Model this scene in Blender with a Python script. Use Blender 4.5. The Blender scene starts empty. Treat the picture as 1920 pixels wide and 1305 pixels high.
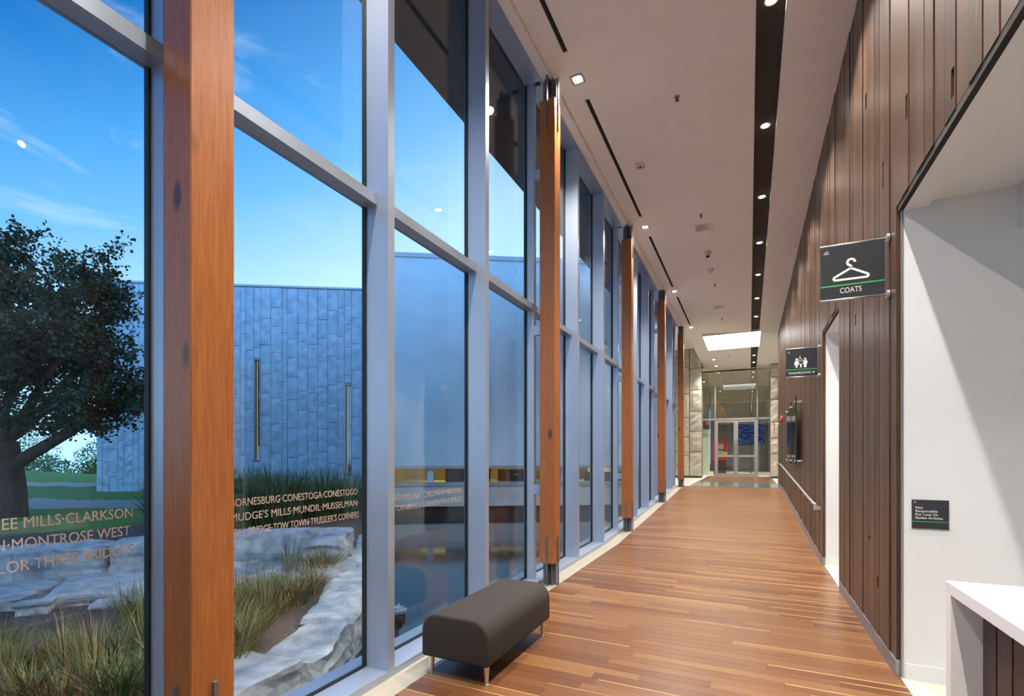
import bpy, bmesh, math, random
from mathutils import Vector, Matrix, noise

# ------------------------------------------------------------------ camera / frame
F_PX, VPX, HOR, EYE = 925.0, 1405.0, 853.0, 1.55
TH = math.atan2(VPX - 960, F_PX)
CT, ST = math.cos(TH), math.sin(TH)
scene = bpy.context.scene
COL = scene.collection
cam_d = bpy.data.cameras.new('camera')
cam_d.sensor_fit = 'HORIZONTAL'
cam_d.sensor_width = 36.0
cam_d.lens = F_PX / 1920 * 36.0
cam_d.shift_y = (HOR - 652.5) / 1920
cam_d.clip_end = 2000
cam = bpy.data.objects.new('camera', cam_d)
cam.location = (0, 0, EYE)
cam.rotation_euler = (math.pi / 2, 0, TH)
COL.objects.link(cam)
scene.camera = cam

# ------------------------------------------------------------------ exposure
vs = scene.view_settings
vs.view_transform = 'Standard'
vs.look = 'None'
vs.exposure = 0.28
vs.gamma = 1.0
vs.use_curve_mapping = False

# ------------------------------------------------------------------ dusk sky
SKY = 2.7
LAMP = 0.95
world = bpy.data.worlds.new('dusk_sky')
scene.world = world
world.use_nodes = True
wn = world.node_tree.nodes
wl = world.node_tree.links
wn.clear()
w_out = wn.new('ShaderNodeOutputWorld')
w_bg = wn.new('ShaderNodeBackground')
w_bg.inputs['Strength'].default_value = SKY
w_tc = wn.new('ShaderNodeTexCoord')
w_sep = wn.new('ShaderNodeSeparateXYZ')
wl.new(w_tc.outputs['Generated'], w_sep.inputs[0])
w_dot = wn.new('ShaderNodeVectorMath')
w_dot.operation = 'DOT_PRODUCT'
wl.new(w_tc.outputs['Generated'], w_dot.inputs[0])
w_dot.inputs[1].default_value = (0.30, 0.10, -0.70)        # darkest overhead, afterglow on the far side of the building
w_ramp = wn.new('ShaderNodeValToRGB')
cr = w_ramp.color_ramp
cr.elements[0].position = 0.10
cr.elements[0].color = (0.24, 0.52, 1.0, 1)
cr.elements[1].position = 0.80
cr.elements[1].color = (0.003, 0.05, 0.18, 1)
for pos, c in ((0.36, (0.195, 0.32, 0.40, 1)), (0.46, (0.066, 0.20, 0.38, 1)), (0.52, (0.030, 0.145, 0.33, 1)), (0.60, (0.003, 0.065, 0.21, 1))):
    e = cr.elements.new(pos)
    e.color = c
w_neg = wn.new('ShaderNodeMath')
w_neg.operation = 'MULTIPLY'
w_neg.inputs[1].default_value = -1.0
wl.new(w_dot.outputs['Value'], w_neg.inputs[0])
wl.new(w_neg.outputs[0], w_ramp.inputs['Fac'])
# wispy clouds
w_map = wn.new('ShaderNodeMapping')
w_map.inputs['Rotation'].default_value = (0.25, 0.35, 0.6)
w_map.inputs['Scale'].default_value = (2.2, 2.6, 9.0)
wl.new(w_tc.outputs['Generated'], w_map.inputs[0])
w_noi = wn.new('ShaderNodeTexNoise')
w_noi.inputs['Scale'].default_value = 1.6
w_noi.inputs['Detail'].default_value = 8
w_noi.inputs['Roughness'].default_value = 0.62
w_noi.inputs['Distortion'].default_value = 0.5
wl.new(w_map.outputs[0], w_noi.inputs['Vector'])
w_cr = wn.new('ShaderNodeValToRGB')
w_cr.color_ramp.elements[0].position = 0.56
w_cr.color_ramp.elements[0].color = (0, 0, 0, 1)
w_cr.color_ramp.elements[1].position = 0.82
w_cr.color_ramp.elements[1].color = (0.62, 0.62, 0.62, 1)
wl.new(w_noi.outputs['Fac'], w_cr.inputs['Fac'])
w_mix = wn.new('ShaderNodeMixRGB')
w_mix.inputs['Color2'].default_value = (0.27, 0.33, 0.40, 1)
wl.new(w_cr.outputs['Color'], w_mix.inputs['Fac'])
wl.new(w_ramp.outputs['Color'], w_mix.inputs['Color1'])
wl.new(w_mix.outputs[0], w_bg.inputs['Color'])
wl.new(w_bg.outputs[0], w_out.inputs[0])


# ------------------------------------------------------------------ pixel helpers (directions only; depth from what is touched)
def ray(x, y):
    a = (x - 960) / F_PX
    return Vector((a * CT - ST, a * ST + CT, (HOR - y) / F_PX))


EYEV = Vector((0, 0, EYE))


def on_z(x, y, z):
    r = ray(x, y)
    return EYEV + r * ((z - EYE) / r.z)


def on_x(x, y, X):
    r = ray(x, y)
    return EYEV + r * (X / r.x)


def on_y(x, y, Y):
    r = ray(x, y)
    return EYEV + r * (Y / r.y)


def on_d(x, y, d):
    return EYEV + ray(x, y) * d


# ------------------------------------------------------------------ materials
MATS = {}


def nodes_of(name):
    m = bpy.data.materials.new(name)
    m.use_nodes = True
    MATS[name] = m
    return m, m.node_tree.nodes, m.node_tree.links, m.node_tree.nodes['Principled BSDF']


def plain(name, col, rough=0.5, metal=0.0, var=0.06, scale=12.0, bump=0.0, stretch=(1, 1, 1), detail=4, emit=None, estr=0.0, spec=None):
    m, n, l, b = nodes_of(name)
    b.inputs['Roughness'].default_value = rough
    b.inputs['Metallic'].default_value = metal
    if spec is not None:
        b.inputs['Specular IOR Level'].default_value = spec
    geo = n.new('ShaderNodeNewGeometry')
    mp = n.new('ShaderNodeMapping')
    mp.inputs['Scale'].default_value = stretch
    l.new(geo.outputs['Position'], mp.inputs[0])
    t = n.new('ShaderNodeTexNoise')
    t.inputs['Scale'].default_value = scale
    t.inputs['Detail'].default_value = detail
    l.new(mp.outputs[0], t.inputs['Vector'])
    r = n.new('ShaderNodeValToRGB')
    r.color_ramp.elements[0].position = 0.3
    r.color_ramp.elements[1].position = 0.7
    r.color_ramp.elements[0].color = tuple(max(0, c * (1 - var)) for c in col) + (1,)
    r.color_ramp.elements[1].color = tuple(min(1, c * (1 + var)) for c in col) + (1,)
    l.new(t.outputs['Fac'], r.inputs['Fac'])
    l.new(r.outputs['Color'], b.inputs['Base Color'])
    if bump > 0:
        bp = n.new('ShaderNodeBump')
        bp.inputs['Strength'].default_value = bump
        bp.inputs['Distance'].default_value = 0.02
        l.new(t.outputs['Fac'], bp.inputs['Height'])
        l.new(bp.outputs[0], b.inputs['Normal'])
    if emit:
        b.inputs['Emission Color'].default_value = tuple(emit) + (1,)
        b.inputs['Emission Strength'].default_value = estr
    return m


def wood(name, dark, light, axis, scale=6.0, ratio=14.0, rough=0.4, seed=0.0, knots=None, bump=0.05, wave=0.0):
    """grain stretched along one world axis ('X','Y','Z')"""
    m, n, l, b = nodes_of(name)
    b.inputs['Roughness'].default_value = rough
    geo = n.new('ShaderNodeNewGeometry')
    mp = n.new('ShaderNodeMapping')
    sc = {'X': (1, ratio, ratio), 'Y': (ratio, 1, ratio), 'Z': (ratio, ratio, 1)}[axis]
    mp.inputs['Scale'].default_value = sc
    mp.inputs['Location'].default_value = (seed, seed * 1.7, seed * 2.3)
    l.new(geo.outputs['Position'], mp.inputs[0])
    t = n.new('ShaderNodeTexNoise')
    t.inputs['Scale'].default_value = scale
    t.inputs['Detail'].default_value = 6
    t.inputs['Roughness'].default_value = 0.6
    t.inputs['Distortion'].default_value = 0.8
    l.new(mp.outputs[0], t.inputs['Vector'])
    r = n.new('ShaderNodeValToRGB')
    r.color_ramp.elements[0].position = 0.28
    r.color_ramp.elements[1].position = 0.72
    r.color_ramp.elements[0].color = tuple(dark) + (1,)
    r.color_ramp.elements[1].color = tuple(light) + (1,)
    l.new(t.outputs['Fac'], r.inputs['Fac'])
    col_out = r.outputs['Color']
    if wave > 0:
        w = n.new('ShaderNodeTexWave')
        w.wave_type = 'RINGS'
        mp2 = n.new('ShaderNodeMapping')
        mp2.inputs['Scale'].default_value = (1, 1, 0.045) if axis == 'Z' else (0.05, 1, 1)
        mp2.inputs['Location'].default_value = (2.21, -1.3 + seed, 0.3)
        l.new(geo.outputs['Position'], mp2.inputs[0])
        l.new(mp2.outputs[0], w.inputs['Vector'])
        w.inputs['Scale'].default_value = 26
        w.inputs['Distortion'].default_value = 3.0
        w.inputs['Detail'].default_value = 2
        w.inputs['Detail Scale'].default_value = 1.2
        mx = n.new('ShaderNodeMixRGB')
        mx.blend_type = 'MULTIPLY'
        mx.inputs['Fac'].default_value = wave
        l.new(col_out, mx.inputs['Color1'])
        l.new(w.outputs['Color'], mx.inputs['Color2'])
        col_out = mx.outputs[0]
    if knots:
        v = n.new('ShaderNodeTexVoronoi')
        v.inputs['Scale'].default_value = knots
        mp3 = n.new('ShaderNodeMapping')
        mp3.inputs['Scale'].default_value = (1, 1, 0.45) if axis == 'Z' else (0.45, 1, 1)
        l.new(geo.outputs['Position'], mp3.inputs[0])
        l.new(mp3.outputs[0], v.inputs['Vector'])
        kr = n.new('ShaderNodeValToRGB')
        kr.color_ramp.elements[0].position = 0.06
        kr.color_ramp.elements[0].color = (1, 1, 1, 1)
        kr.color_ramp.elements[1].position = 0.13
        kr.color_ramp.elements[1].color = (0, 0, 0, 1)
        l.new(v.outputs['Distance'], kr.inputs['Fac'])
        mk = n.new('ShaderNodeMixRGB')
        mk.inputs['Color2'].default_value = tuple(c * 0.35 for c in dark) + (1,)
        l.new(kr.outputs['Color'], mk.inputs['Fac'])
        l.new(col_out, mk.inputs['Color1'])
        col_out = mk.outputs[0]
    l.new(col_out, b.inputs['Base Color'])
    if bump:
        bp = n.new('ShaderNodeBump')
        bp.inputs['Strength'].default_value = bump
        bp.inputs['Distance'].default_value = 0.01
        l.new(t.outputs['Fac'], bp.inputs['Height'])
        l.new(bp.outputs[0], b.inputs['Normal'])
    return m


def glass(name, tint, ior=1.5, rough=0.0):
    """pane: sees through, mirrors by Fresnel"""
    m = bpy.data.materials.new(name)
    m.use_nodes = True
    MATS[name] = m
    n, l = m.node_tree.nodes, m.node_tree.links
    n.clear()
    o = n.new('ShaderNodeOutputMaterial')
    mix = n.new('ShaderNodeMixShader')
    tr = n.new('ShaderNodeBsdfTransparent')
    tr.inputs['Color'].default_value = tuple(tint) + (1,)
    gl = n.new('ShaderNodeBsdfGlossy')
    gl.inputs['Roughness'].default_value = rough
    fr = n.new('ShaderNodeFresnel')
    gm = n.new('ShaderNodeNewGeometry')          # same mirror strength on both faces of the pane
    pw = n.new('ShaderNodeMath')
    pw.operation = 'POWER'
    pw.inputs[0].default_value = ior
    ex = n.new('ShaderNodeMath')
    ex.operation = 'MULTIPLY_ADD'
    ex.inputs[1].default_value = -2.0
    ex.inputs[2].default_value = 1.0
    l.new(gm.outputs['Backfacing'], ex.inputs[0])
    l.new(ex.outputs[0], pw.inputs[1])
    l.new(pw.outputs[0], fr.inputs['IOR'])
    l.new(fr.outputs[0], mix.inputs[0])
    l.new(tr.outputs[0], mix.inputs[1])
    l.new(gl.outputs[0], mix.inputs[2])
    l.new(mix.outputs[0], o.inputs['Surface'])
    return m


def emitter(name, col, strength):
    m = bpy.data.materials.new(name)
    m.use_nodes = True
    MATS[name] = m
    n, l = m.node_tree.nodes, m.node_tree.links
    n.clear()
    o = n.new('ShaderNodeOutputMaterial')
    e = n.new('ShaderNodeEmission')
    e.inputs['Color'].default_value = tuple(col) + (1,)
    e.inputs['Strength'].default_value = strength
    l.new(e.outputs[0], o.inputs['Surface'])
    return m


plain('ceiling_paint', (0.93, 0.92, 0.91), 0.9, var=0.015, scale=3)
plain('white_paint', (0.70, 0.71, 0.72), 0.7, var=0.015, scale=3)
plain('dark_strip', (0.035, 0.031, 0.028), 0.75, var=0.1, scale=4)
plain('black_slot', (0.012, 0.012, 0.012), 0.8, var=0.1)
plain('aluminium', (0.40, 0.46, 0.57), 0.36, 0.5, var=0.02, scale=5, stretch=(1, 1, 0.05))
plain('door_metal', (0.50, 0.48, 0.48), 0.4, 0.5, var=0.02)
plain('gasket', (0.01, 0.012, 0.014), 0.6, var=0.1)
plain('steel_grey', (0.16, 0.17, 0.185), 0.45, 0.5, var=0.05)
plain('skirting_steel', (0.30, 0.30, 0.33), 0.42, 0.7, var=0.04, stretch=(1, 0.1, 1))
plain('bright_metal', (0.75, 0.74, 0.72), 0.3, 0.9, var=0.02)
plain('stone_sill', (0.40, 0.36, 0.29), 0.35, var=0.10, scale=9, detail=8)
plain('beige_tile', (0.66, 0.60, 0.48), 0.4, var=0.08, scale=7, detail=8)
plain('bench_fabric', (0.027, 0.021, 0.018), 0.85, var=0.25, scale=420, bump=0.25, detail=2)
plain('bench_piping', (0.035, 0.03, 0.028), 0.8, var=0.1)
plain('solid_surface', (0.86, 0.85, 0.82), 0.3, var=0.01)
plain('sign_face', (0.022, 0.024, 0.030), 0.45, var=0.05)
plain('sign_white', (0.85, 0.83, 0.80), 0.5, var=0.01)
plain('sign_green', (0.05, 0.38, 0.09), 0.5, var=0.02)
plain('logo_red', (0.55, 0.06, 0.08), 0.5, var=0.02)
plain('logo_orange', (0.65, 0.25, 0.03), 0.5, var=0.02)
plain('logo_blue', (0.03, 0.25, 0.60), 0.5, var=0.02)
plain('vinyl_tan', (0.46, 0.34, 0.28), 0.7, var=0.01)
plain('lamp_trim', (0.45, 0.42, 0.38), 0.4, 0.6, var=0.05)
plain('grey_plastic', (0.62, 0.62, 0.62), 0.5, var=0.02)
plain('vent_grey', (0.40, 0.38, 0.37), 0.6, var=0.02)
plain('red_plastic', (0.55, 0.02, 0.03), 0.4, var=0.03)
plain('red_paint', (0.42, 0.03, 0.02), 0.5, var=0.05)
plain('yellow_card', (0.75, 0.52, 0.05), 0.6, var=0.02)
plain('dark_lens', (0.006, 0.006, 0.008), 0.1, var=0.05)
plain('lobby_stone', (0.60, 0.56, 0.47), 0.85, var=0.16, scale=5, bump=0.9, detail=10)
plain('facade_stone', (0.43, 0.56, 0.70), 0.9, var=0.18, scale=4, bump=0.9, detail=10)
plain('facade_joint', (0.10, 0.105, 0.11), 0.9, var=0.1)
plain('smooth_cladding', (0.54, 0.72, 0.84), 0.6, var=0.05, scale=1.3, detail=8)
plain('coping_metal', (0.40, 0.45, 0.50), 0.4, 0.4, var=0.04)
plain('pond_concrete', (0.56, 0.60, 0.63), 0.8, var=0.08, scale=2.5, detail=8, bump=0.1)
plain('pond_plinth', (0.03, 0.032, 0.035), 0.7, var=0.1)
plain('pond_bed', (0.05, 0.055, 0.05), 0.9, var=0.3, scale=8)
plain('soffit_dark', (0.014, 0.018, 0.022), 0.6, var=0.1, scale=2)
plain('limestone', (0.47, 0.50, 0.53), 0.9, var=0.35, scale=6, bump=0.9, detail=12)
plain('bark', (0.055, 0.045, 0.038), 0.95, var=0.4, scale=14, bump=0.8, stretch=(1, 1, 0.3), detail=8)
plain('leaf_dark', (0.020, 0.050, 0.018), 0.55, var=0.5, scale=3)
plain('leaf_hedge', (0.07, 0.16, 0.035), 0.6, var=0.5, scale=2)
plain('blade_green', (0.085, 0.16, 0.035), 0.6, var=0.5, scale=5)
plain('blade_olive', (0.17, 0.17, 0.045), 0.6, var=0.4, scale=5)
plain('blade_straw', (0.34, 0.27, 0.13), 0.7, var=0.3, scale=5)
plain('blade_dark', (0.040, 0.095, 0.035), 0.6, var=0.5, scale=4)
plain('bronze', (0.11, 0.08, 0.045), 0.4, 0.7, var=0.2)
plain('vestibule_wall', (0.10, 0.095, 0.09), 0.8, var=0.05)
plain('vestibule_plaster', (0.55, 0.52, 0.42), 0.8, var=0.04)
plain('pale_green_panel', (0.70, 0.78, 0.66), 0.5, var=0.03)
plain('machine_dark', (0.03, 0.027, 0.024), 0.5, 0.3, var=0.3, scale=20)
plain('grey_panel', (0.42, 0.42, 0.40), 0.6, var=0.05)
plain('cream_wall', (0.78, 0.62, 0.30), 0.8, var=0.05)
plain('furniture_dark', (0.05, 0.045, 0.04), 0.7, var=0.1)
plain('glass_floor', (0.16, 0.24, 0.19), 0.12, var=0.5, scale=3)
plain('window_frame_grey', (0.42, 0.47, 0.50), 0.5, 0.3, var=0.03)
plain('backing_black', (0.012, 0.010, 0.009), 0.9, var=0.1)
wood('fir', (0.27, 0.078, 0.018), (0.42, 0.150, 0.040), 'Z', 4.0, 20, 0.36, knots=3.4, wave=0.0)
WALLW = []
for i, (a, b_) in enumerate((((0.046, 0.022, 0.014), (0.092, 0.048, 0.030)), ((0.054, 0.027, 0.017), (0.106, 0.058, 0.037)),
                            ((0.038, 0.019, 0.013), (0.076, 0.042, 0.028)), ((0.060, 0.029, 0.017), (0.116, 0.063, 0.039)))):
    wood('wall_board_%d' % i, a, b_, 'Z', 3.5, 16, 0.34, seed=i * 3.1, bump=0.2)
    MATS['wall_board_%d' % i].node_tree.nodes['Principled BSDF'].inputs['Specular IOR Level'].default_value = 0.35
    WALLW.append('wall_board_%d' % i)
FLOORW = []
for i, (a, b_) in enumerate((((0.122, 0.047, 0.016), (0.190, 0.080, 0.029)), ((0.150, 0.061, 0.021), (0.222, 0.100, 0.038)),
                            ((0.098, 0.036, 0.014), (0.158, 0.063, 0.024)), ((0.172, 0.075, 0.026), (0.245, 0.116, 0.045)),
                            ((0.132, 0.050, 0.019), (0.182, 0.075, 0.029)))):
    wood('floor_plank_%d' % i, a, b_, 'X', 3.0, 16, 0.30, seed=i * 5.3, bump=0.04)
    FLOORW.append('floor_plank_%d' % i)
wood('floor_sapwood', (0.34, 0.19, 0.075), (0.46, 0.28, 0.12), 'X', 3.0, 16, 0.33, bump=0.03)
glass('pane_glass', (0.965, 0.985, 0.99), 1.46)
glass('door_glass', (0.84, 0.87, 0.86), 1.9)
glass('smoked_film', (0.45, 0.48, 0.47), 1.5)
glass('acrylic', (0.86, 0.90, 0.88), 1.5)
emitter('lamp_glow', (1.0, 0.90, 0.70), 40.0)
emitter('skylight_glow', (1.0, 0.98, 0.95), 3.6)
emitter('moon_glow', (1.0, 0.97, 0.93), 1.3)
emitter('warm_tube', (1.0, 0.78, 0.36), 7.0)
emitter('exit_red', (1.0, 0.03, 0.05), 1.6)
emitter('warm_slit', (1.0, 0.72, 0.30), 0.7)

# blue screen picture (flat, gives off light)
m = bpy.data.materials.new('blue_screen')
m.use_nodes = True
MATS['blue_screen'] = m
n, l = m.node_tree.nodes, m.node_tree.links
n.clear()
o_ = n.new('ShaderNodeOutputMaterial')
e_ = n.new('ShaderNodeEmission')
g_ = n.new('ShaderNodeNewGeometry')
mp_ = n.new('ShaderNodeMapping')
mp_.inputs['Scale'].default_value = (1.2, 1, 5)
t_ = n.new('ShaderNodeTexNoise')
t_.inputs['Scale'].default_value = 2.2
t_.inputs['Detail'].default_value = 4
r_ = n.new('ShaderNodeValToRGB')
r_.color_ramp.elements[0].position = 0.48
r_.color_ramp.elements[0].color = (0.004, 0.02, 0.06, 1)
r_.color_ramp.elements[1].position = 0.78
r_.color_ramp.elements[1].color = (0.05, 0.26, 1.0, 1)
l.new(g_.outputs['Position'], mp_.inputs[0])
l.new(mp_.outputs[0], t_.inputs['Vector'])
l.new(t_.outputs['Fac'], r_.inputs['Fac'])
l.new(r_.outputs['Color'], e_.inputs['Color'])
e_.inputs['Strength'].default_value = 0.6
l.new(e_.outputs[0], o_.inputs['Surface'])

# water
m, n, l, b = nodes_of('pond_water')
b.inputs['Base Color'].default_value = (0.010, 0.030, 0.045, 1)
b.inputs['Roughness'].default_value = 0.03
b.inputs['IOR'].default_value = 1.9
g_ = n.new('ShaderNodeNewGeometry')
t_ = n.new('ShaderNodeTexNoise')
t_.inputs['Scale'].default_value = 30
t_.inputs['Detail'].default_value = 3
bp_ = n.new('ShaderNodeBump')
bp_.inputs['Strength'].default_value = 0.04
bp_.inputs['Distance'].default_value = 0.01
l.new(g_.outputs['Position'], t_.inputs['Vector'])
l.new(t_.outputs['Fac'], bp_.inputs['Height'])
l.new(bp_.outputs[0], b.inputs['Normal'])

# ground: mulch by the glass, lawn and a gravel path further off
m, n, l, b = nodes_of('garden_ground')
b.inputs['Roughness'].default_value = 0.95
at = n.new('ShaderNodeAttribute')
at.attribute_name = 'zone'
g_ = n.new('ShaderNodeNewGeometry')
t1 = n.new('ShaderNodeTexNoise')
t1.inputs['Scale'].default_value = 55
t1.inputs['Detail'].default_value = 6
l.new(g_.outputs['Position'], t1.inputs['Vector'])
t2 = n.new('ShaderNodeTexNoise')
t2.inputs['Scale'].default_value = 2.2
t2.inputs['Detail'].default_value = 8
l.new(g_.outputs['Position'], t2.inputs['Vector'])


def ramp2(fac, a, b2, p0=0.35, p1=0.65):
    rr = n.new('ShaderNodeValToRGB')
    rr.color_ramp.elements[0].position = p0
    rr.color_ramp.elements[1].position = p1
    rr.color_ramp.elements[0].color = a + (1,)
    rr.color_ramp.elements[1].color = b2 + (1,)
    l.new(fac, rr.inputs['Fac'])
    return rr.outputs['Color']


mulch = ramp2(t1.outputs['Fac'], (0.06, 0.045, 0.04), (0.24, 0.18, 0.16))
lawn = ramp2(t1.outputs['Fac'], (0.07, 0.17, 0.03), (0.20, 0.34, 0.07))
gravel = ramp2(t1.outputs['Fac'], (0.34, 0.33, 0.30), (0.52, 0.50, 0.46))
sepc = n.new('ShaderNodeSeparateColor')
l.new(at.outputs['Color'], sepc.inputs[0])
wob = n.new('ShaderNodeMath')
wob.operation = 'MULTIPLY_ADD'
wob.inputs[1].default_value = 0.5
l.new(t2.outputs['Fac'], wob.inputs[0])
l.new(sepc.outputs[0], wob.inputs[2])
sharp = ramp2(wob.outputs[0], (0, 0, 0), (1, 1, 1), 0.70, 0.80)
wob2 = n.new('ShaderNodeMath')
wob2.operation = 'MULTIPLY_ADD'
wob2.inputs[1].default_value = 0.5
l.new(t2.outputs['Fac'], wob2.inputs[0])
l.new(sepc.outputs[1], wob2.inputs[2])
sharp2 = ramp2(wob2.outputs[0], (0, 0, 0), (1, 1, 1), 0.70, 0.80)
mx1 = n.new('ShaderNodeMixRGB')
l.new(sharp, mx1.inputs['Fac'])
l.new(mulch, mx1.inputs['Color1'])
l.new(lawn, mx1.inputs['Color2'])
mx2 = n.new('ShaderNodeMixRGB')
l.new(sharp2, mx2.inputs['Fac'])
l.new(mx1.outputs[0], mx2.inputs['Color1'])
l.new(gravel, mx2.inputs['Color2'])
l.new(mx2.outputs[0], b.inputs['Base Color'])
bp_ = n.new('ShaderNodeBump')
bp_.inputs['Strength'].default_value = 0.8
bp_.inputs['Distance'].default_value = 0.03
l.new(t1.outputs['Fac'], bp_.inputs['Height'])
l.new(bp_.outputs[0], b.inputs['Normal'])


# ------------------------------------------------------------------ mesh helpers
class MB:
    def __init__(self):
        self.v, self.f, self.mi, self.mats, self.smooth = [], [], [], [], False

    def midx(self, mat):
        if mat is None:
            return 0
        if mat not in self.mats:
            self.mats.append(mat)
        return self.mats.index(mat)

    def poly(self, pts, mat=None):
        i = len(self.v)
        self.v += [tuple(p) for p in pts]
        self.f.append(tuple(range(i, i + len(pts))))
        self.mi.append(self.midx(mat))

    def hexa(self, p, mat=None):
        """p: 8 corners, bottom 4 ccw then top 4 ccw"""
        i = len(self.v)
        self.v += [tuple(q) for q in p]
        k = self.midx(mat)
        for q in ((3, 2, 1, 0), (4, 5, 6, 7), (0, 1, 5, 4), (1, 2, 6, 5), (2, 3, 7, 6), (3, 0, 4, 7)):
            self.f.append(tuple(i + a for a in q))
            self.mi.append(k)

    def box(self, x0, x1, y0, y1, z0, z1, mat=None):
        self.hexa([(x0, y0, z0), (x1, y0, z0), (x1, y1, z0), (x0, y1, z0), (x0, y0, z1), (x1, y0, z1), (x1, y1, z1), (x0, y1, z1)], mat)

    def sbox(self, x0, x1, y0, y1, h0, h1, fn, mat=None):
        """box whose bottom and top follow fn(y)"""
        a, b2 = fn(y0), fn(y1)
        self.hexa([(x0, y0, a + h0), (x1, y0, a + h0), (x1, y1, b2 + h0), (x0, y1, b2 + h0), (x0, y0, a + h1), (x1, y0, a + h1), (x1, y1, b2 + h1), (x0, y1, b2 + h1)], mat)

    def tube(self, pts, radii, seg=8, cap=True, mat=None):
        pts = [Vector(p) for p in pts]
        if not hasattr(radii, '__len__'):
            radii = [radii] * len(pts)
        base = len(self.v)
        k = self.midx(mat)
        for i, p in enumerate(pts):
            d = (pts[min(i + 1, len(pts) - 1)] - pts[max(i - 1, 0)]).normalized()
            ref = Vector((0, 0, 1)) if abs(d.z) < 0.9 else Vector((1, 0, 0))
            a = d.cross(ref).normalized()
            c = d.cross(a)
            for j in range(seg):
                t = 2 * math.pi * j / seg
                self.v.append(tuple(p + (a * math.cos(t) + c * math.sin(t)) * radii[i]))
        for i in range(len(pts) - 1):
            for j in range(seg):
                q = (base + i * seg + j, base + i * seg + (j + 1) % seg, base + (i + 1) * seg + (j + 1) % seg, base + (i + 1) * seg + j)
                self.f.append(q)
                self.mi.append(k)
        if cap:
            self.f.append(tuple(base + j for j in range(seg - 1, -1, -1)))
            self.mi.append(k)
            self.f.append(tuple(base + (len(pts) - 1) * seg + j for j in range(seg)))
            self.mi.append(k)

    def lathe(self, cx, cy, prof, seg=20, mat=None):
        base = len(self.v)
        k = self.midx(mat)
        for r, z in prof:
            for j in range(seg):
                t = 2 * math.pi * j / seg
                self.v.append((cx + r * math.cos(t), cy + r * math.sin(t), z))
        for i in range(len(prof) - 1):
            for j in range(seg):
                self.f.append((base + i * seg + j, base + i * seg + (j + 1) % seg, base + (i + 1) * seg + (j + 1) % seg, base + (i + 1) * seg + j))
                self.mi.append(k)
        self.f.append(tuple(base + j for j in range(seg - 1, -1, -1)))
        self.mi.append(k)
        self.f.append(tuple(base + (len(prof) - 1) * seg + j for j in range(seg)))
        self.mi.append(k)

    def mesh(self, name, mat=None):
        me = bpy.data.meshes.new(name)
        me.from_pydata(self.v, [], self.f)
        names = self.mats if self.mats else [mat]
        for q in names:
            me.materials.append(MATS[q])
        if self.mats:
            me.polygons.foreach_set('material_index', self.mi)
        if self.smooth:
            me.polygons.foreach_set('use_smooth', [True] * len(self.f))
        me.update()
        bm = bmesh.new()
        bm.from_mesh(me)
        bmesh.ops.recalc_face_normals(bm, faces=bm.faces)
        bm.to_mesh(me)
        bm.free()
        return me

    def build(self, name, mat=None, parent=None):
        return link(name, self.mesh(name, mat), parent)


def link(name, me, parent=None):
    o = bpy.data.objects.new(name, me)
    COL.objects.link(o)
    if parent is not None:
        o.parent = parent
    return o


def tag(o, label=None, cat=None, group=None, kind=None):
    if label:
        o['label'] = label
    if cat:
        o['category'] = cat
    if group:
        o['group'] = group
    if kind:
        o['kind'] = kind
    return o


def empty(name, loc=(0, 0, 0), rz=0.0):
    """an Empty at a thing's base; parts are given in the Empty's own axes"""
    o = bpy.data.objects.new(name, None)
    o.empty_display_size = 0.1
    o.location = loc
    o.rotation_euler = (0, 0, rz)
    COL.objects.link(o)
    return o


def copy_tree(o, parent=None):
    c = o.copy()
    COL.objects.link(c)
    c.parent = parent
    for ch in [k for k in bpy.data.objects if k.parent == o]:
        copy_tree(ch, c)
    return c


def bbox(name, x0, x1, y0, y1, z0, z1, mat, parent=None, bev=0.0, seg=2):
    b = MB()
    b.box(x0, x1, y0, y1, z0, z1)
    me = b.mesh(name, mat)
    if bev > 0:
        bm = bmesh.new()
        bm.from_mesh(me)
        bmesh.ops.bevel(bm, geom=bm.edges[:], offset=bev, segments=seg, affect='EDGES', profile=0.5)
        bm.to_mesh(me)
        bm.free()
    return link(name, me, parent)


def text_mesh(body, size, align='LEFT', width=None, depth=0.0008, spacing=1.0):
    cu = bpy.data.curves.new('t', 'FONT')
    cu.body = body
    cu.size = size
    cu.align_x = align
    cu.extrude = depth
    cu.space_character = spacing
    cu.resolution_u = 3
    ob = bpy.data.objects.new('t', cu)
    COL.objects.link(ob)
    bpy.context.view_layer.update()
    dg = bpy.context.evaluated_depsgraph_get()
    me = bpy.data.meshes.new_from_object(ob.evaluated_get(dg))
    bpy.data.objects.remove(ob)
    bpy.data.curves.remove(cu)
    return me


def set_basis(me, origin, ex, ey, ez, sx=1.0, mat=None):
    M = Matrix((ex, ey, ez)).transposed().to_4x4()
    M.translation = origin
    me.transform(M @ Matrix.Diagonal((sx, 1, 1, 1)))
    if mat:
        me.materials.clear()
        me.materials.append(MATS[mat])
    return me


def bounds(me):
    xs = [v.co.x for v in me.vertices]
    return min(xs), max(xs)


# ------------------------------------------------------------------ key dimensions
XF = -2.06            # left edge of the wood floor
XS = -2.25            # inner face of sill and mullions
XG = -2.462           # glass
XR = 0.93             # face of the boarded wall
Y0, Y1 = -5.0, 18.35  # run of the glazed wall
RAMP0, RAMP1, TOPZ = 8.6, 17.2, 0.43
HEAD = 3.26


def fl(y):
    return TOPZ * min(1.0, max(0.0, (y - RAMP0) / (RAMP1 - RAMP0)))


def zc(x):
    return 6.08 - 0.055 * (x + 2.13)


rnd = random.Random(7)

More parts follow.
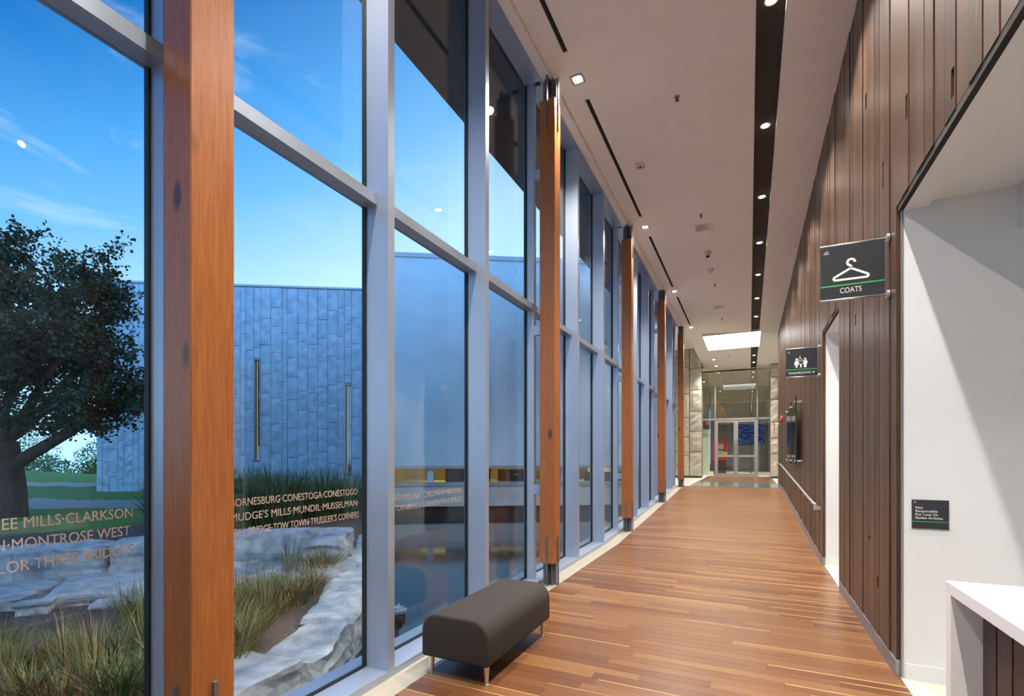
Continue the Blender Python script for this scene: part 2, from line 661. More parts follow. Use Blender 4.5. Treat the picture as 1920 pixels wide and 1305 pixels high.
# ------------------------------------------------------------------ floor
floor = MB()
for ya, yb in ((-5.0, RAMP0), (RAMP0, RAMP1), (RAMP1, 28.2)):
    x1 = 0.98 if yb < 20 else 0.98
    floor.sbox(XF - 0.25, x1, ya, yb, -0.30, -0.022, fl)
floor.box(-5.6, XF - 0.25, 18.4, 28.2, 0.1, TOPZ - 0.022)
floor.box(0.98, 4.5, 20.1, 28.2, 0.1, TOPZ - 0.022)
floor_o = tag(floor.build('floor', 'furniture_dark'), 'wood strip floor running across the corridor and up the ramp', kind='structure')
planks = []
PW = 0.098
y = -4.9
row = 0
while y < 18.9:
    x = XF
    first = True
    while x < XR + 0.02:
        ln = rnd.uniform(0.7, 1.9) * (rnd.uniform(0.2, 1.0) if first else 1)
        first = False
        xe = min(x + ln, XR + 0.02)
        if XR + 0.02 - xe < 0.2:
            xe = XR + 0.02
        planks.append((x, xe, y, y + PW, rnd.choice(FLOORW), rnd.random()))
        x = xe
    y += PW
near = [p for p in planks if p[2] > 1.9][:300]
nearset = set(id(p) for p in near)
rest = MB()


def plank_into(mb, p):
    xa, xb, ya, yb, mt, rr = p
    g = 0.0011
    if rr < 0.22:      # a pale sapwood edge
        w = 0.008 + 0.012 * rr / 0.22
        mb.sbox(xa + g, xb - g, ya + g, yb - w, -0.021, 0.0, fl, mt)
        mb.sbox(xa + g, xb - g, yb - w, yb - g, -0.021, 0.0, fl, 'floor_sapwood')
    else:
        mb.sbox(xa + g, xb - g, ya + g, yb - g, -0.021, 0.0, fl, mt)


for p in planks:
    if id(p) in nearset:
        b = MB()
        plank_into(b, p)
        b.build('floor_plank', None, floor_o)
    else:
        plank_into(rest, p)
# lobby boards past the glass floor panel
y = 21.9
while y < 28.1:
    x = -1.75
    while x < 0.9:
        xe = min(x + rnd.uniform(1, 2), 0.95)
        plank_into(rest, (x, xe, y, y + PW, rnd.choice(FLOORW), rnd.random()))
        x = xe
    y += PW
tag(rest.build('floor_planks', None, floor_o), 'remaining floor boards', kind='stuff')
# glass floor panels set in the top landing
for k in range(3):
    a = -1.95 + k * 0.97
    bbox('glass_floor_panel', a + 0.01, a + 0.96, 18.98, 21.85, TOPZ - 0.021, TOPZ, 'glass_floor', floor_o)
# pale stone margins of the landing
lm = MB()
lm.box(-5.5, -1.97, 18.98, 28.1, TOPZ - 0.021, TOPZ)
lm.box(0.97, 4.4, 20.2, 28.1, TOPZ - 0.021, TOPZ)
lm.build('stone_margin', 'beige_tile', floor_o)
# stone strip along the glass, in lengths
y = -5.0
while y < 18.3:
    e = min(y + 1.8, 18.95)
    b = MB()
    for q0, q1 in ([(y, e)] if not (y < RAMP0 < e or y < RAMP1 < e) else ([(y, RAMP0), (RAMP0, e)] if y < RAMP0 < e else [(y, RAMP1), (RAMP1, e)])):
        b.sbox(XS - 0.02, XF - 0.001, q0 + 0.002, q1 - 0.002, -0.021, 0.001, fl)
    b.build('stone_strip', 'stone_sill', floor_o)
    y = e

# ------------------------------------------------------------------ ceiling
ce = MB()
TH_C = 0.35


def cslab(x0, x1, ya, yb):
    a, b2 = zc(x0), zc(x1)
    ce.hexa([(x0, ya, a), (x1, ya, b2), (x1, yb, b2), (x0, yb, a), (x0, ya, a + TH_C), (x1, ya, b2 + TH_C), (x1, yb, b2 + TH_C), (x0, yb, a + TH_C)])


SKX0, SKX1, SKY0, SKY1 = -1.58, 0.385, 19.6, 22.4
SX0, SX1 = 0.06, 0.325
LX0, LX1 = -1.885, -1.83
CE_END = 28.1
slots = [(-2.3, 0.99), (1.9, 5.25), (6.06, 9.50), (10.43, 13.82), (14.75, 18.1)]
for ya, yb in ((-5, SKY0), (SKY1, CE_END)):
    cslab(LX1, SX0, ya, yb)
    cslab(SX1, 0.98, ya, yb)
cslab(-2.13, LX0, -5, SKY0)
cslab(-2.13, SKX0, SKY0, SKY1)
cslab(-2.13, LX0, SKY1, CE_END)
cslab(SKX1, 0.98, SKY0, SKY1)
prev = -5.0
for a, b2 in slots:
    cslab(LX0, LX1, prev, a)
    prev = b2
cslab(LX0, LX1, prev, SKY0)
cslab(LX0, LX1, SKY1, CE_END)
cslab(0.98, 4.5, 20.1, CE_END)
ceil_o = tag(ce.build('ceiling', 'ceiling_paint'), 'flat white painted corridor ceiling', kind='structure')
b = MB()
for ya, yb in ((-5, SKY0), (SKY1, CE_END)):
    b.box(SX0, SX1, ya, yb, zc(SX0) + 0.07, zc(SX0) + 0.3)
b.build('dark_lighting_channel', 'dark_strip', ceil_o)
b = MB()
for a, b2 in slots:
    b.box(LX0, LX1, a, b2, zc(LX0) + 0.015, zc(LX0) + 0.3)
b.build('slot_backing', 'black_slot', ceil_o)
# lowered edge strip along the head of the glazing, and its thin metal trim
b = MB()
b.box(XS + 0.012, -2.135, Y0, 18.6, 6.035, 6.43)
tag(b.build('trim_1', 'ceiling_paint'), 'narrow white drop strip between ceiling and glazing head', kind='structure')
b = MB()
b.box(XS - 0.012, XS + 0.012, Y0, 18.4, 6.02, 6.10)
tag(b.build('trim_2', 'aluminium'), 'thin metal shade track along the glazing head', kind='structure')

# ------------------------------------------------------------------ glazed wall
wall_l = tag(empty('wall_left', (0, 0, 0)), 'tall aluminium glazed wall along the corridor', kind='structure')
GT = 6.05             # top of glass
MUL0, MS = 1.305, 1.3967
mull = [MUL0 + MS * i for i in range(-4, 13)]
mull = [q for q in mull if q < Y1]
for i, my in enumerate(mull):
    k = i - 4
    xin = XS if k % 3 else XS - 0.10
    b = MB()
    zb = fl(my + 0.03)
    b.box(XG + 0.012, xin, my, my + 0.068, zb + 0.052, 6.2)
    b.box(XG - 0.026, XG - 0.012, my + 0.006, my + 0.062, zb - 0.2, 6.2)
    b.box(XG - 0.012, XG + 0.012, my + 0.012, my + 0.056, zb + 0.0, 6.2)
    mo = b.build('mullion', 'aluminium', wall_l)
    g = MB()
    for ya, yb in ((my - 0.012, my), (my + 0.068, my + 0.080)):
        g.box(XG - 0.012, XG + 0.020, ya, yb, zb + 0.06, GT)
    g.build('gasket', 'gasket', mo)
edges = [Y0] + [q for q in mull] + [Y1]
edges = sorted(set(edges))
panes = []
for i in range(len(mull) - 1):
    ya, yb = mull[i] + 0.068, mull[i + 1]
    tr = MB()
    tr.box(XG + 0.012, XG + 0.112, ya, yb, 3.30, 3.375)
    tr.box(XG - 0.026, XG - 0.007, ya, yb, 3.31, 3.365)
    tr.build('transom', 'aluminium', wall_l)
    sl = MB()
    sl.sbox(XG + 0.006, XS, ya - 0.068, yb, -0.02, 0.052, fl)
    so = sl.build('sill', 'aluminium', wall_l)
    g = MB()
    g.sbox(XG - 0.008, XG + 0.018, ya + 0.012, yb - 0.012, 0.052, 0.064, fl)
    g.build('gasket', 'gasket', so)
    sl = MB()
    sl.sbox(XG - 0.16, XG - 0.006, ya - 0.068, yb, -0.6, 0.045, fl)
    sl.build('outer_flashing', 'aluminium', wall_l)
    hd = MB()
    hd.box(XG + 0.012, XS - 0.012, ya, yb, GT, GT + 0.18)
    hd.build('head_frame', 'aluminium', wall_l)
    for z0, z1 in ((0.055, 3.34), (3.34, GT + 0.1)):
        p = MB()
        y0, y1 = ya - 0.02, yb + 0.02
        a = fl(y0) if z0 < 1 else 0
        c = fl(y1) if z0 < 1 else 0
        p.hexa([(XG - 0.006, y0, z0 + a), (XG + 0.006, y0, z0 + a), (XG + 0.006, y1, z0 + c), (XG - 0.006, y1, z0 + c),
                (XG - 0.006, y0, z1), (XG + 0.006, y0, z1), (XG + 0.006, y1, z1), (XG - 0.006, y1, z1)])
        po = p.build('glass_pane', 'pane_glass', wall_l)
        if z0 < 1:
            panes.append((i - 4, ya, yb, po))
# lettering on the glass
TXT = {0: None,
       -1: ("PREE MILLS\u00b7CLARKSON", "N\u00b7MONTROSE WEST\u00b7", "TAYLOR\u00b7THREE BRIDGES"),
       0: ("BORNESBURG\u00b7CONESTOGA\u00b7CONESTOGO\u00b7", "MUDGE'S MILLS\u00b7MUNDIL\u00b7MUSSELMAN\u00b7", "TOLL BRIDGE\u00b7TOW TOWN\u00b7TRUSSLER'S CORNERS"),
       1: ("", "N'S MILLS\u00b7NATCHEZ\u00b7NEW ABERDEEN\u00b7", "\u00b7TURNBULL'S CORNERS\u00b7TWO BRIDGES")}
LETW = {-1: (0.475, 0.445, 0.525), 0: (0.94, 0.94, 0.955), 1: (0, 1.03, 1.02)}
for k, ya, yb, po in panes:
    if k in TXT and TXT[k]:
        for line, zb, wd in zip(TXT[k], (1.276, 1.198, 1.116), LETW[k]):
            if not line:
                continue
            me = text_mesh(line, 0.060, 'LEFT')
            a, c = bounds(me)
            s = wd / (c - a)
            yr = yb - 0.068
            set_basis(me, Vector((XG + 0.0085, yr - c * s, zb)), Vector((0, 1, 0)), Vector((0, 0, 1)), Vector((1, 0, 0)), s, 'vinyl_tan')
            tag(link('lettering', me, po), 'tan vinyl lettering reading ' + line.strip('\u00b7').replace('\u00b7', ', '))

# ------------------------------------------------------------------ timber posts on steel shoes
PS = 4.185


def post(i):
    yc = 1.345 + PS * i
    zb = fl(yc)
    t = empty('timber_post', (-2.155, yc, zb))
    top = 6.035 - zb
    wz0, wz1 = 0.265, 5.76 - zb
    w = bbox('timber', -0.095, 0.095, -0.095, 0.095, wz0, wz1, 'fir', t, 0.004, 1)
    for nm, z0, z1 in (('steel_base', 0.0, wz0), ('steel_cap', wz1, top)):
        b = MB()
        b.box(-0.085, 0.085, -0.006, 0.006, z0, z1)
        b.box(-0.006, 0.006, -0.085, 0.085, z0, z1)
        b.box(-0.05, -0.038, -0.05, 0.05, z0, z1)
        b.box(0.038, 0.05, -0.05, 0.05, z0, z1)
        b.build(nm, 'steel_grey', t)
    for nm, z0, z1 in (('base_fin', 0.0, 0.585), ('cap_fin', 5.40 - zb, top)):
        for fx, fy in ((0, -1), (1, 0), (0, 1)):
            b = MB()
            if fy:
                b.box(-0.008, 0.008, fy * 0.094 if fy > 0 else -0.112, 0.112 if fy > 0 else -0.094, z0, z1)
            else:
                b.box(0.094, 0.112, -0.008, 0.008, z0, z1)
            b.build(nm, 'steel_grey', t)
    for z0 in (1.075, 3.0, 4.885):
        b = MB()
        b.box(-0.195, -0.094, -0.03, 0.03, z0 - zb, z0 - zb + 0.115)
        b.build('mullion_bracket', 'aluminium', t)
    tag(t, 'square fir post ' + ('between the panes lettered CLARKSON and CONESTOGA', 'on a grey steel shoe just past the dark bench', 'on a grey steel shoe where the ramp begins',
                               'on a grey steel shoe midway up the ramp', 'on a grey steel shoe at the top of the ramp')[i], 'post', 'fir posts along the glazing')
    return t


for i in range(5):
    post(i)

# ------------------------------------------------------------------ boarded wall on the right
wr = MB()
XB = XR + 0.032


def wseg(ya, yb, z0, z1, x1=1.10):
    for a, c in ((ya, min(yb, RAMP0)), (max(ya, RAMP0), min(yb, RAMP1)), (max(ya, RAMP1), yb)):
        if c > a:
            wr.hexa([(XB, a, z0 if z0 > 1 else fl(a)), (x1, a, z0 if z0 > 1 else fl(a)), (x1, c, z0 if z0 > 1 else fl(c)), (XB, c, z0 if z0 > 1 else fl(c)),
                     (XB, a, z1), (x1, a, z1), (x1, c, z1), (XB, c, z1)])


D2A, D2B = 6.72, 8.18
WEND = 20.1
wseg(-5.0, 4.27, HEAD, 6.2)
wseg(4.29, D2A, 0, 6.2)
wseg(D2A, D2B, HEAD, 6.2)
wseg(D2B, WEND, 0, 6.2)
wall_r = tag(wr.build('wall_right', 'backing_black'), 'corridor wall clad in dark reclaimed vertical boards', kind='structure')
BW = 0.1605
holes = {}
for x, y0, y1 in ((1771, 18, 74), (1783, 134, 187), (1704, 170, 216), (1649, 208, 248), (1650, 317, 365), (1623, 175, 205), (1600, 345, 370),
                  (1684, 555, 590), (1631, 400, 420), (1566, 430, 470), (1602, 590, 612), (1568, 640, 670), (1631, 975, 1010), (1645, 1080, 1100), (1632, 1005, 1012)):
    p, q = on_x(x, y0, XR), on_x(x, y1, XR)
    holes[round((p.y + 5.0) / BW - 0.5)] = (q.z, p.z)
y = -5.0
j = 0
while y < WEND - 0.05:
    ya, yb = y + 0.006, min(y + BW - 0.006, WEND)
    mid = (ya + yb) / 2
    runs = []
    if ya < 4.27 - 0.08:
        runs.append((HEAD + 0.03, None))
        yb2 = yb
    elif mid > D2A and mid < D2B:
        runs.append((HEAD + 0.03, None))
    else:
        runs.append((fl(mid) + 0.112, None))
    if not (mid < D2A < yb or False):
        pass
    ztop = zc(XR) - 0.004
    z0 = runs[0][0]
    b = MB()
    off = rnd.uniform(-0.004, 0.004)
    xa, xb = XR + off, XB + 0.004
    if j in holes:
        h0, h1 = holes[j]
    elif y > 8.5 and rnd.random() < 0.2:
        h0 = rnd.uniform(1.2, 5.2)
        h1 = h0 + rnd.uniform(0.15, 0.38)
    else:
        h0 = None
    if h0 is not None and h0 > z0 + 0.02 and h1 < ztop - 0.02:
        w0 = ya + 0.012
        w1 = w0 + 0.045
        b.box(xa, xb, ya, yb, z0, h0)
        b.box(xa, xb, ya, yb, h1, ztop)
        b.box(xa, xb, ya, w0, h0, h1)
        b.box(xa, xb, w1, yb, h0, h1)
    else:
        b.box(xa, xb, ya, yb, z0, ztop)
    if 4.1 < y < 12:
        pass
    b.build('wall_board', rnd.choice(WALLW), wall_r)
    y += BW
    j += 1
# baseboards of brushed metal
for nm, ya, yb in (('baseboard_right', 4.285, D2A), ('baseboard_right', D2B, WEND)):
    b = MB()
    for a, c in ((ya, min(yb, RAMP0)), (max(ya, RAMP0), min(yb, RAMP1)), (max(ya, RAMP1), yb)):
        if c > a:
            b.sbox(XR - 0.006, XB + 0.01, a, c, 0.0, 0.108, fl)
    tag(b.build(nm, 'skirting_steel'), 'brushed metal baseboard under the boarded wall', kind='structure')
# metal edge angles at the openings
b = MB()
b.box(XB - 0.010, XB + 0.003, 4.264, 4.282, 0, HEAD - 0.012)
b.box(XR - 0.004, XB + 0.004, D2A, D2A + 0.008, 0, HEAD)
b.box(XR - 0.004, XB + 0.004, D2B - 0.01, D2B, 0, HEAD)
tag(b.build('trim_3', 'skirting_steel'), 'thin metal corner angles at the wall openings', kind='structure')
b = MB()
b.box(XR + 0.004, XB + 0.002, -5, 4.262, HEAD - 0.012, HEAD + 0.028)
b.box(XR + 0.004, XB + 0.002, D2A, D2B, HEAD - 0.012, HEAD + 0.028)
tag(b.build('trim_4', 'backing_black'), 'dark angle under the boards over the openings', kind='structure')

# ------------------------------------------------------------------ coat room and washroom recess (white)
YW = 4.285
wc = MB()
wc.box(XB + 0.004, 4.4, YW - 0.018, YW + 0.12, 0, HEAD - 0.012)
wc.box(1.10, 4.4, YW - 0.018, YW + 0.12, HEAD - 0.012, 3.285)
tag(wc.build('wall_coat_far', 'white_paint'), 'white wall at the far side of the coat counter', kind='structure')
wc = MB()
wc.box(4.4, 4.5, -5, YW, -0.02, 3.6)
tag(wc.build('wall_coat_back', 'white_paint'), 'white wall behind the coat counter', kind='structure')
b = MB()
b.box(1.10, 4.4, -5, YW, 3.285, 3.4)
b.box(XB + 0.002, 1.10, -5, YW, HEAD - 0.012, HEAD)
tag(b.build('ceiling_coat', 'white_paint'), 'white soffit over the coat counter', kind='structure')
b = MB()
b.box(1.555, 4.4, 2.4, YW - 0.018, 3.005, 3.285)
tag(b.build('bulkhead_coat', 'white_paint'), 'white dropped bulkhead in the coat recess', kind='structure')
b = MB()
b.box(0.95, 4.5, -5, YW, -0.30, 0.0)
b.box(0.95, 4.5, D2A, D2B, -0.30, 0.0)
tag(b.build('floor_tile', 'beige_tile'), 'beige tiled floor inside the wall openings', kind='structure')
b = MB()
b.box(XB + 0.012, 4.4, YW - 0.030, YW - 0.018, 0, 0.106)
tag(b.build('baseboard_coat', 'white_paint'), 'white baseboard of the coat recess', kind='structure')
b = MB()
b.box(1.10, 4.5, D2B, D2B + 0.1, 0, 3.6)
b.box(XB + 0.004, 1.10, D2B - 0.006, D2B, 0, HEAD)
b.box(1.10, 4.5, D2A - 0.1, D2A, 0, 3.6)
b.box(3.0, 3.1, D2A, D2B, 0, 3.6)
b.box(1.10, 3.0, D2A, D2B, 3.285, 3.4)
b.box(XB + 0.002, 1.10, D2A, D2B, HEAD - 0.012, HEAD)
tag(b.build('wall_washroom', 'white_paint'), 'white walls of the washroom passage', kind='structure')
b = MB()
b.box(XB + 0.05, 3.0, D2B - 0.02, D2B - 0.006, 0, 0.106)
tag(b.build('baseboard_washroom', 'white_paint'), 'white baseboard in the washroom passage', kind='structure')

# counter
ct = empty('coat_counter', (0.93, 3.28, 0))
bbox('counter_top', -0.012, 0.62, -5.2, 0.0, 0.838, 0.90, 'solid_surface', ct, 0.003, 1)
bbox('end_panel', -0.012, 0.62, -0.06, 0.0, 0.0, 0.838, 'solid_surface', ct, 0.003, 1)
bbox('plinth', 0.14, 0.60, -5.2, -0.06, 0.0, 0.838, 'backing_black', ct)
y = -0.066
k = 0
while y > -3.2:
    bbox('front_board', 0.112, 0.14, y - 0.145, y - 0.004, 0.0, 0.836, WALLW[k % 4], ct)
    y -= 0.157
    k += 1
tag(ct, 'white solid-surface coat counter with dark boards under its top', 'counter')

# ------------------------------------------------------------------ signs
VX, VY, VZ = Vector((1, 0, 0)), Vector((0, 1, 0)), Vector((0, 0, 1))


def strip2d(mb, pts, w, o, ex, ey, en, mat=None, closed=False, th=0.0012):
    """stroke of width w along a 2-D polyline, as a thin raised shape"""
    n_ = len(pts)
    L, R_ = [], []
    for i in range(n_):
        p = Vector(pts[i])
        a = Vector(pts[(i - 1) % n_]) if (closed or i > 0) else None
        c = Vector(pts[(i + 1) % n_]) if (closed or i < n_ - 1) else None
        d1 = (p - a).normalized() if a is not None else None
        d2 = (c - p).normalized() if c is not None else None
        if d1 is None:
            d1 = d2
        if d2 is None:
            d2 = d1
        t = (d1 + d2)
        t = t.normalized() if t.length > 1e-6 else d1
        nn = Vector((-t.y, t.x))
        s = w / 2 / max(0.4, nn.dot(Vector((-d1.y, d1.x))))
        L.append(p + nn * s)
        R_.append(p - nn * s)
    rng = range(n_) if closed else range(n_ - 1)
    for i in rng:
        k = (i + 1) % n_
        q = [L[i], R_[i], R_[k], L[k]]
        mb.hexa([o + ex * a.x + ey * a.y + en * 0.0001 for a in q] + [o + ex * a.x + ey * a.y + en * th for a in q], mat)


def poly2d(mb, pts, o, ex, ey, en, mat=None, th=0.0012):
    mb.poly([o + ex * a + ey * c + en * th for a, c in pts], mat)


def circ(cx, cy, r, k=14, a0=0.0, a1=2 * math.pi):
    return [(cx + r * math.cos(a0 + (a1 - a0) * i / k), cy + r * math.sin(a0 + (a1 - a0) * i / k)) for i in range(k + (0 if a1 - a0 > 6.28 else 1))]


def emblem(o, ex, ey, en, s, parent):
    e = empty('emblem')
    e.parent = parent
    for mt, pts in (('logo_red', [(0, 0), (s * 0.33, 0), (s * 0.40, s * 0.35), (s * 0.15, s * 0.4)]), ('logo_orange', [(s * 0.36, 0), (s * 0.62, 0), (s * 0.60, s * 0.6), (s * 0.4, s * 0.45)]),
                    ('logo_blue', [(s * 0.66, 0), (s, 0), (s * 0.95, s * 0.55), (s * 0.66, s * 0.6)])):
        b = MB()
        poly2d(b, pts, o, ex, ey, en)
        b.build('emblem_petal', mt, e)
    b = MB()
    strip2d(b, [(-0.05 * s, -0.16 * s), (1.05 * s, -0.16 * s)], 0.13 * s, o, ex, ey, en)
    b.build('emblem_line', 'sign_white', e)


def blade_sign(yc, ztop, zbot, label, kind):
    W = 0.405
    t = empty('blade_sign', (XR, yc, zbot))
    H = ztop - zbot
    x0 = -0.435
    face = bbox('panel', x0, x0 + W, -0.006, 0.006, 0.0, H, 'sign_face', t)
    for z in (0.0, H):
        b = MB()
        b.tube([(x0 - 0.002, 0, z), (-0.014, 0, z)], 0.0085, 10)
        b.smooth = True
        b.build('rail', 'bright_metal', t)
        b = MB()
        b.tube([(-0.020, 0, z), (-0.002, 0, z)], 0.030, 18)
        b.build('wall_boss', 'bright_metal', t)
    o = Vector((x0, -0.006, 0))
    en = -VY
    b = MB()
    gz = H * 0.255
    strip2d(b, [(0, gz), (W, gz)], 0.0105, o, VX, VZ, en)
    b.build('green_line', 'sign_green', t)
    emblem(o + VX * 0.022 + VZ * (H - 0.052), VX, VZ, en, 0.032, t)
    b = MB()
    if kind == 'coats':
        me = text_mesh('COATS', 0.058, 'CENTER')
        a, c = bounds(me)
        set_basis(me, o + VX * 0.195 + VZ * 0.045 + en * 0.0008, VX, VZ, en, 0.137 / (c - a), 'sign_white')
        link('lettering', me, t)
        cx, cy = 0.198, 0.0
        tri = []
        for (px, py) in ((0.090, 0.150), (0.086, 0.160), (0.092, 0.170), (0.196, 0.228), (0.300, 0.170), (0.306, 0.160), (0.302, 0.150), (0.296, 0.147), (0.096, 0.147)):
            tri.append((px, py))
        strip2d(b, tri, 0.016, o, VX, VZ, en, closed=True)
        hook = [(0.196, 0.228), (0.197, 0.243), (0.190, 0.249)] + [(0.198 + 0.024 * math.cos(t_), 0.272 + 0.024 * math.sin(t_)) for t_ in [math.radians(d) for d in range(235, -10, -20)]]
        strip2d(b, hook, 0.016, o, VX, VZ, en)
        b.build('hanger_pictogram', 'sign_white', t)
    else:
        me = text_mesh('WASHROOMS', 0.044, 'LEFT')
        a, c = bounds(me)
        set_basis(me, o + VX * 0.035 + VZ * 0.042 + en * 0.0008, VX, VZ, en, 0.285 / (c - a), 'sign_white')
        link('lettering', me, t)
        ar = MB()
        strip2d(ar, [(0.332, 0.058), (0.366, 0.058)], 0.006, o, VX, VZ, en)
        strip2d(ar, [(0.352, 0.072), (0.367, 0.058), (0.352, 0.044)], 0.006, o, VX, VZ, en)
        ar.build('arrow', 'sign_white', t)
        gy = 0.135
        for px, dress in ((0.140, True), (0.250, False)):
            poly2d(b, circ(px, gy + 0.125, 0.015), o, VX, VZ, en)
            if dress:
                poly2d(b, [(px - 0.014, gy + 0.105), (px - 0.036, gy + 0.062), (px - 0.028, gy + 0.058), (px - 0.026, gy + 0.038), (px + 0.026, gy + 0.038),
                           (px + 0.028, gy + 0.058), (px + 0.036, gy + 0.062), (px + 0.014, gy + 0.105)], o, VX, VZ, en)
                for s in (-1, 1):
                    poly2d(b, [(px + s * 0.008 - 0.006, gy), (px + s * 0.008 + 0.006, gy), (px + s * 0.008 + 0.006, gy + 0.04), (px + s * 0.008 - 0.006, gy + 0.04)], o, VX, VZ, en)
            else:
                poly2d(b, [(px - 0.024, gy + 0.105), (px - 0.030, gy + 0.055), (px - 0.018, gy + 0.055), (px - 0.016, gy), (px + 0.016, gy), (px + 0.018, gy + 0.055),
                           (px + 0.030, gy + 0.055), (px + 0.024, gy + 0.105)], o, VX, VZ, en)
        poly2d(b, [(0.186, gy), (0.204, gy), (0.206, gy + 0.04), (0.214, gy + 0.052), (0.176, gy + 0.052), (0.184, gy + 0.04)], o, VX, VZ, en)
        strip2d(b, [(0.160, gy + 0.068), (0.176, gy + 0.052)], 0.008, o, VX, VZ, en)
        strip2d(b, [(0.230, gy + 0.068), (0.214, gy + 0.052)], 0.008, o, VX, VZ, en)
        poly2d(b, circ(0.184, gy + 0.163, 0.008), o, VX, VZ, en)
        strip2d(b, [(0.184, gy + 0.155), (0.184, gy + 0.130), (0.204, gy + 0.128), (0.214, gy + 0.105)], 0.007, o, VX, VZ, en)
        strip2d(b, [(0.188 + 0.026 * math.cos(t_), gy + 0.118 + 0.024 * math.sin(t_)) for t_ in [math.radians(d) for d in range(130, 380, 25)]], 0.007, o, VX, VZ, en)
        b.build('restroom_pictogram', 'sign_white', t)
    tag(t, label, 'sign')


blade_sign(4.475, 3.150, 2.735, 'dark projecting sign with white hanger and the word COATS', 'coats')
blade_sign(8.473, 3.135, 2.715, 'dark projecting sign with restroom figures and the word WASHROOMS', 'wash')

# wall plaque
t = empty('wall_plaque', (1.010, YW - 0.018, 1.046))
bbox('plate', 0, 0.199, -0.008, 0, 0, 0.197, 'sign_face', t)
o = Vector((0, -0.008, 0))
for k, s in enumerate(('Not', 'Responsible', 'For Lost Or', 'Stolen Articles')):
    me = text_mesh(s, 0.0225, 'LEFT')
    set_basis(me, o + VX * 0.018 + VZ * (0.136 - k * 0.0232) - VY * 0.0008, VX, VZ, -VY, 1.12, 'sign_white')
    link('lettering', me, t)
b = MB()
strip2d(b, [(0, 0.048), (0.199, 0.048)], 0.004, o, VX, VZ, -VY)
b.build('green_line', 'sign_green', t)
emblem(o + VX * 0.010 + VZ * 0.180, VX, VZ, -VY, 0.014, t)
tag(t, 'small dark plaque reading Not Responsible For Lost Or Stolen Articles', 'plaque')

# ------------------------------------------------------------------ handrail on the ramp
t = empty('handrail', (0.86, 8.36, 0))
pts = []
y = 8.36
HR = 0.83


def hz(yy):
    return HR + 0.05 * max(0.0, min(yy, RAMP1) - RAMP0) + (0.0 if yy < RAMP1 else 0.0)


for yy in (8.36, 8.6, 10, 12, 14, 16, 17.2, 18.6, 19.4):
    pts.append((0, yy - 8.36, hz(yy)))
b = MB()
b.tube(pts, 0.021, 12)
b.smooth = True
b.build('rail', 'bright_metal', t)
bbox('end_return', -0.02, 0.074, -0.02, 0.02, hz(8.36) - 0.075, hz(8.36) - 0.02, 'bright_metal', t)
yy = 9.4
while yy < 19.4:
    b = MB()
    z = hz(yy)
    b.tube([(0, yy - 8.36, z - 0.018), (0, yy - 8.36, z - 0.07), (0.068, yy - 8.36, z - 0.085)], 0.008, 8)
    b.box(0.05, 0.073, yy - 8.36 - 0.025, yy - 8.36 + 0.025, z - 0.12, z - 0.05)
    b.build('bracket', 'steel_grey', t)
    yy += 1.2
tag(t, 'round metal handrail bracketed to the boarded wall on the ramp', 'handrail')

# acrylic display on stand-offs
t = empty('acrylic_display', (0.93, 11.2, 0))
pa = bbox('clear_panel', -0.105, -0.093, 0, 2.6, 1.41, 2.62, 'acrylic', t)
bbox('printed_sheet', -0.088, -0.084, 0.12, 2.5, 1.50, 2.42, 'smoked_film', t)
bbox('pale_band', -0.0925, -0.089, 0.02, 2.58, 2.28, 2.40, 'grey_plastic', t)
bbox('pale_band', -0.0925, -0.089, 0.02, 2.58, 1.46, 1.52, 'grey_plastic', t)
bbox('edge_bar', -0.112, -0.086, -0.02, 0.0, 1.36, 2.72, 'machine_dark', t)
bbox('edge_bar', -0.112, -0.086, 1.28, 1.30, 1.36, 2.72, 'machine_dark', t)
for yy in (0.03, 1.27, 2.57):
    for z in (1.43, 2.60):
        b = MB()
        b.tube([(-0.125, yy, z), (0.0, yy, z)], 0.016, 10)
        b.build('standoff', 'bright_metal', t)
tag(t, 'clear acrylic display panel on metal stand-offs above the handrail', 'display panel')

# fire devices
p = on_x(1467, 786, XR)
t = empty('fire_bell', (XR, p.y, p.z))
b = MB()
b.tube([(0.0, 0, 0), (-0.05, 0, 0), (-0.06, 0, 0)], [0.11, 0.11, 0.06], 16)
b.build('bell', 'red_plastic', t)
b = MB()
b.tube([(-0.06, 0, 0), (-0.075, 0, 0)], 0.025, 10)
b.build('boss', 'grey_plastic', t)
tag(t, 'round red alarm bell on the boarded wall', 'alarm bell')
p = on_x(1461, 797, XR)
t = empty('alarm_strobe', (XR, 19.6, p.z))
bbox('bracket', -0.14, 0, -0.05, 0.05, 0.02, 0.10, 'grey_plastic', t, 0.008, 1)
bbox('red_blade', -0.16, -0.14, -0.05, 0.05, -0.28, 0.10, 'red_plastic', t, 0.004, 1)
tag(t, 'small white alarm strobe with a hanging red blade at the wall end', 'alarm strobe')

# ------------------------------------------------------------------ bench
t = empty('upholstered_bench', (-1.82, 3.425, 0))
BX, BY = 0.268, 0.565
bm = bmesh.new()
bmesh.ops.create_cube(bm, size=1.0)
for v in bm.verts:
    v.co = Vector((v.co.x * 2 * BX, v.co.y * 2 * BY, 0.135 + (v.co.z + 0.5) * 0.305))
top_long = [e for e in bm.edges if all(v.co.z > 0.4 for v in e.verts) and abs(e.verts[0].co.x - e.verts[1].co.x) < 1e-4]
bmesh.ops.bevel(bm, geom=top_long, offset=0.125, segments=9, affect='EDGES', profile=0.5)
ed = [e for e in bm.edges if len(e.link_faces) == 2 and e.calc_face_angle() > 0.6]
bmesh.ops.bevel(bm, geom=ed, offset=0.022, segments=4, affect='EDGES', profile=0.5)
for v in bm.verts:
    v.co.z += 0.010 * (1 - (v.co.y / BY) ** 2) * (1 if v.co.z > 0.36 else 0)
for f in bm.faces:
    f.smooth = True
me = bpy.data.meshes.new('upholstery')
bm.to_mesh(me)
bm.free()
me.materials.append(MATS['bench_fabric'])
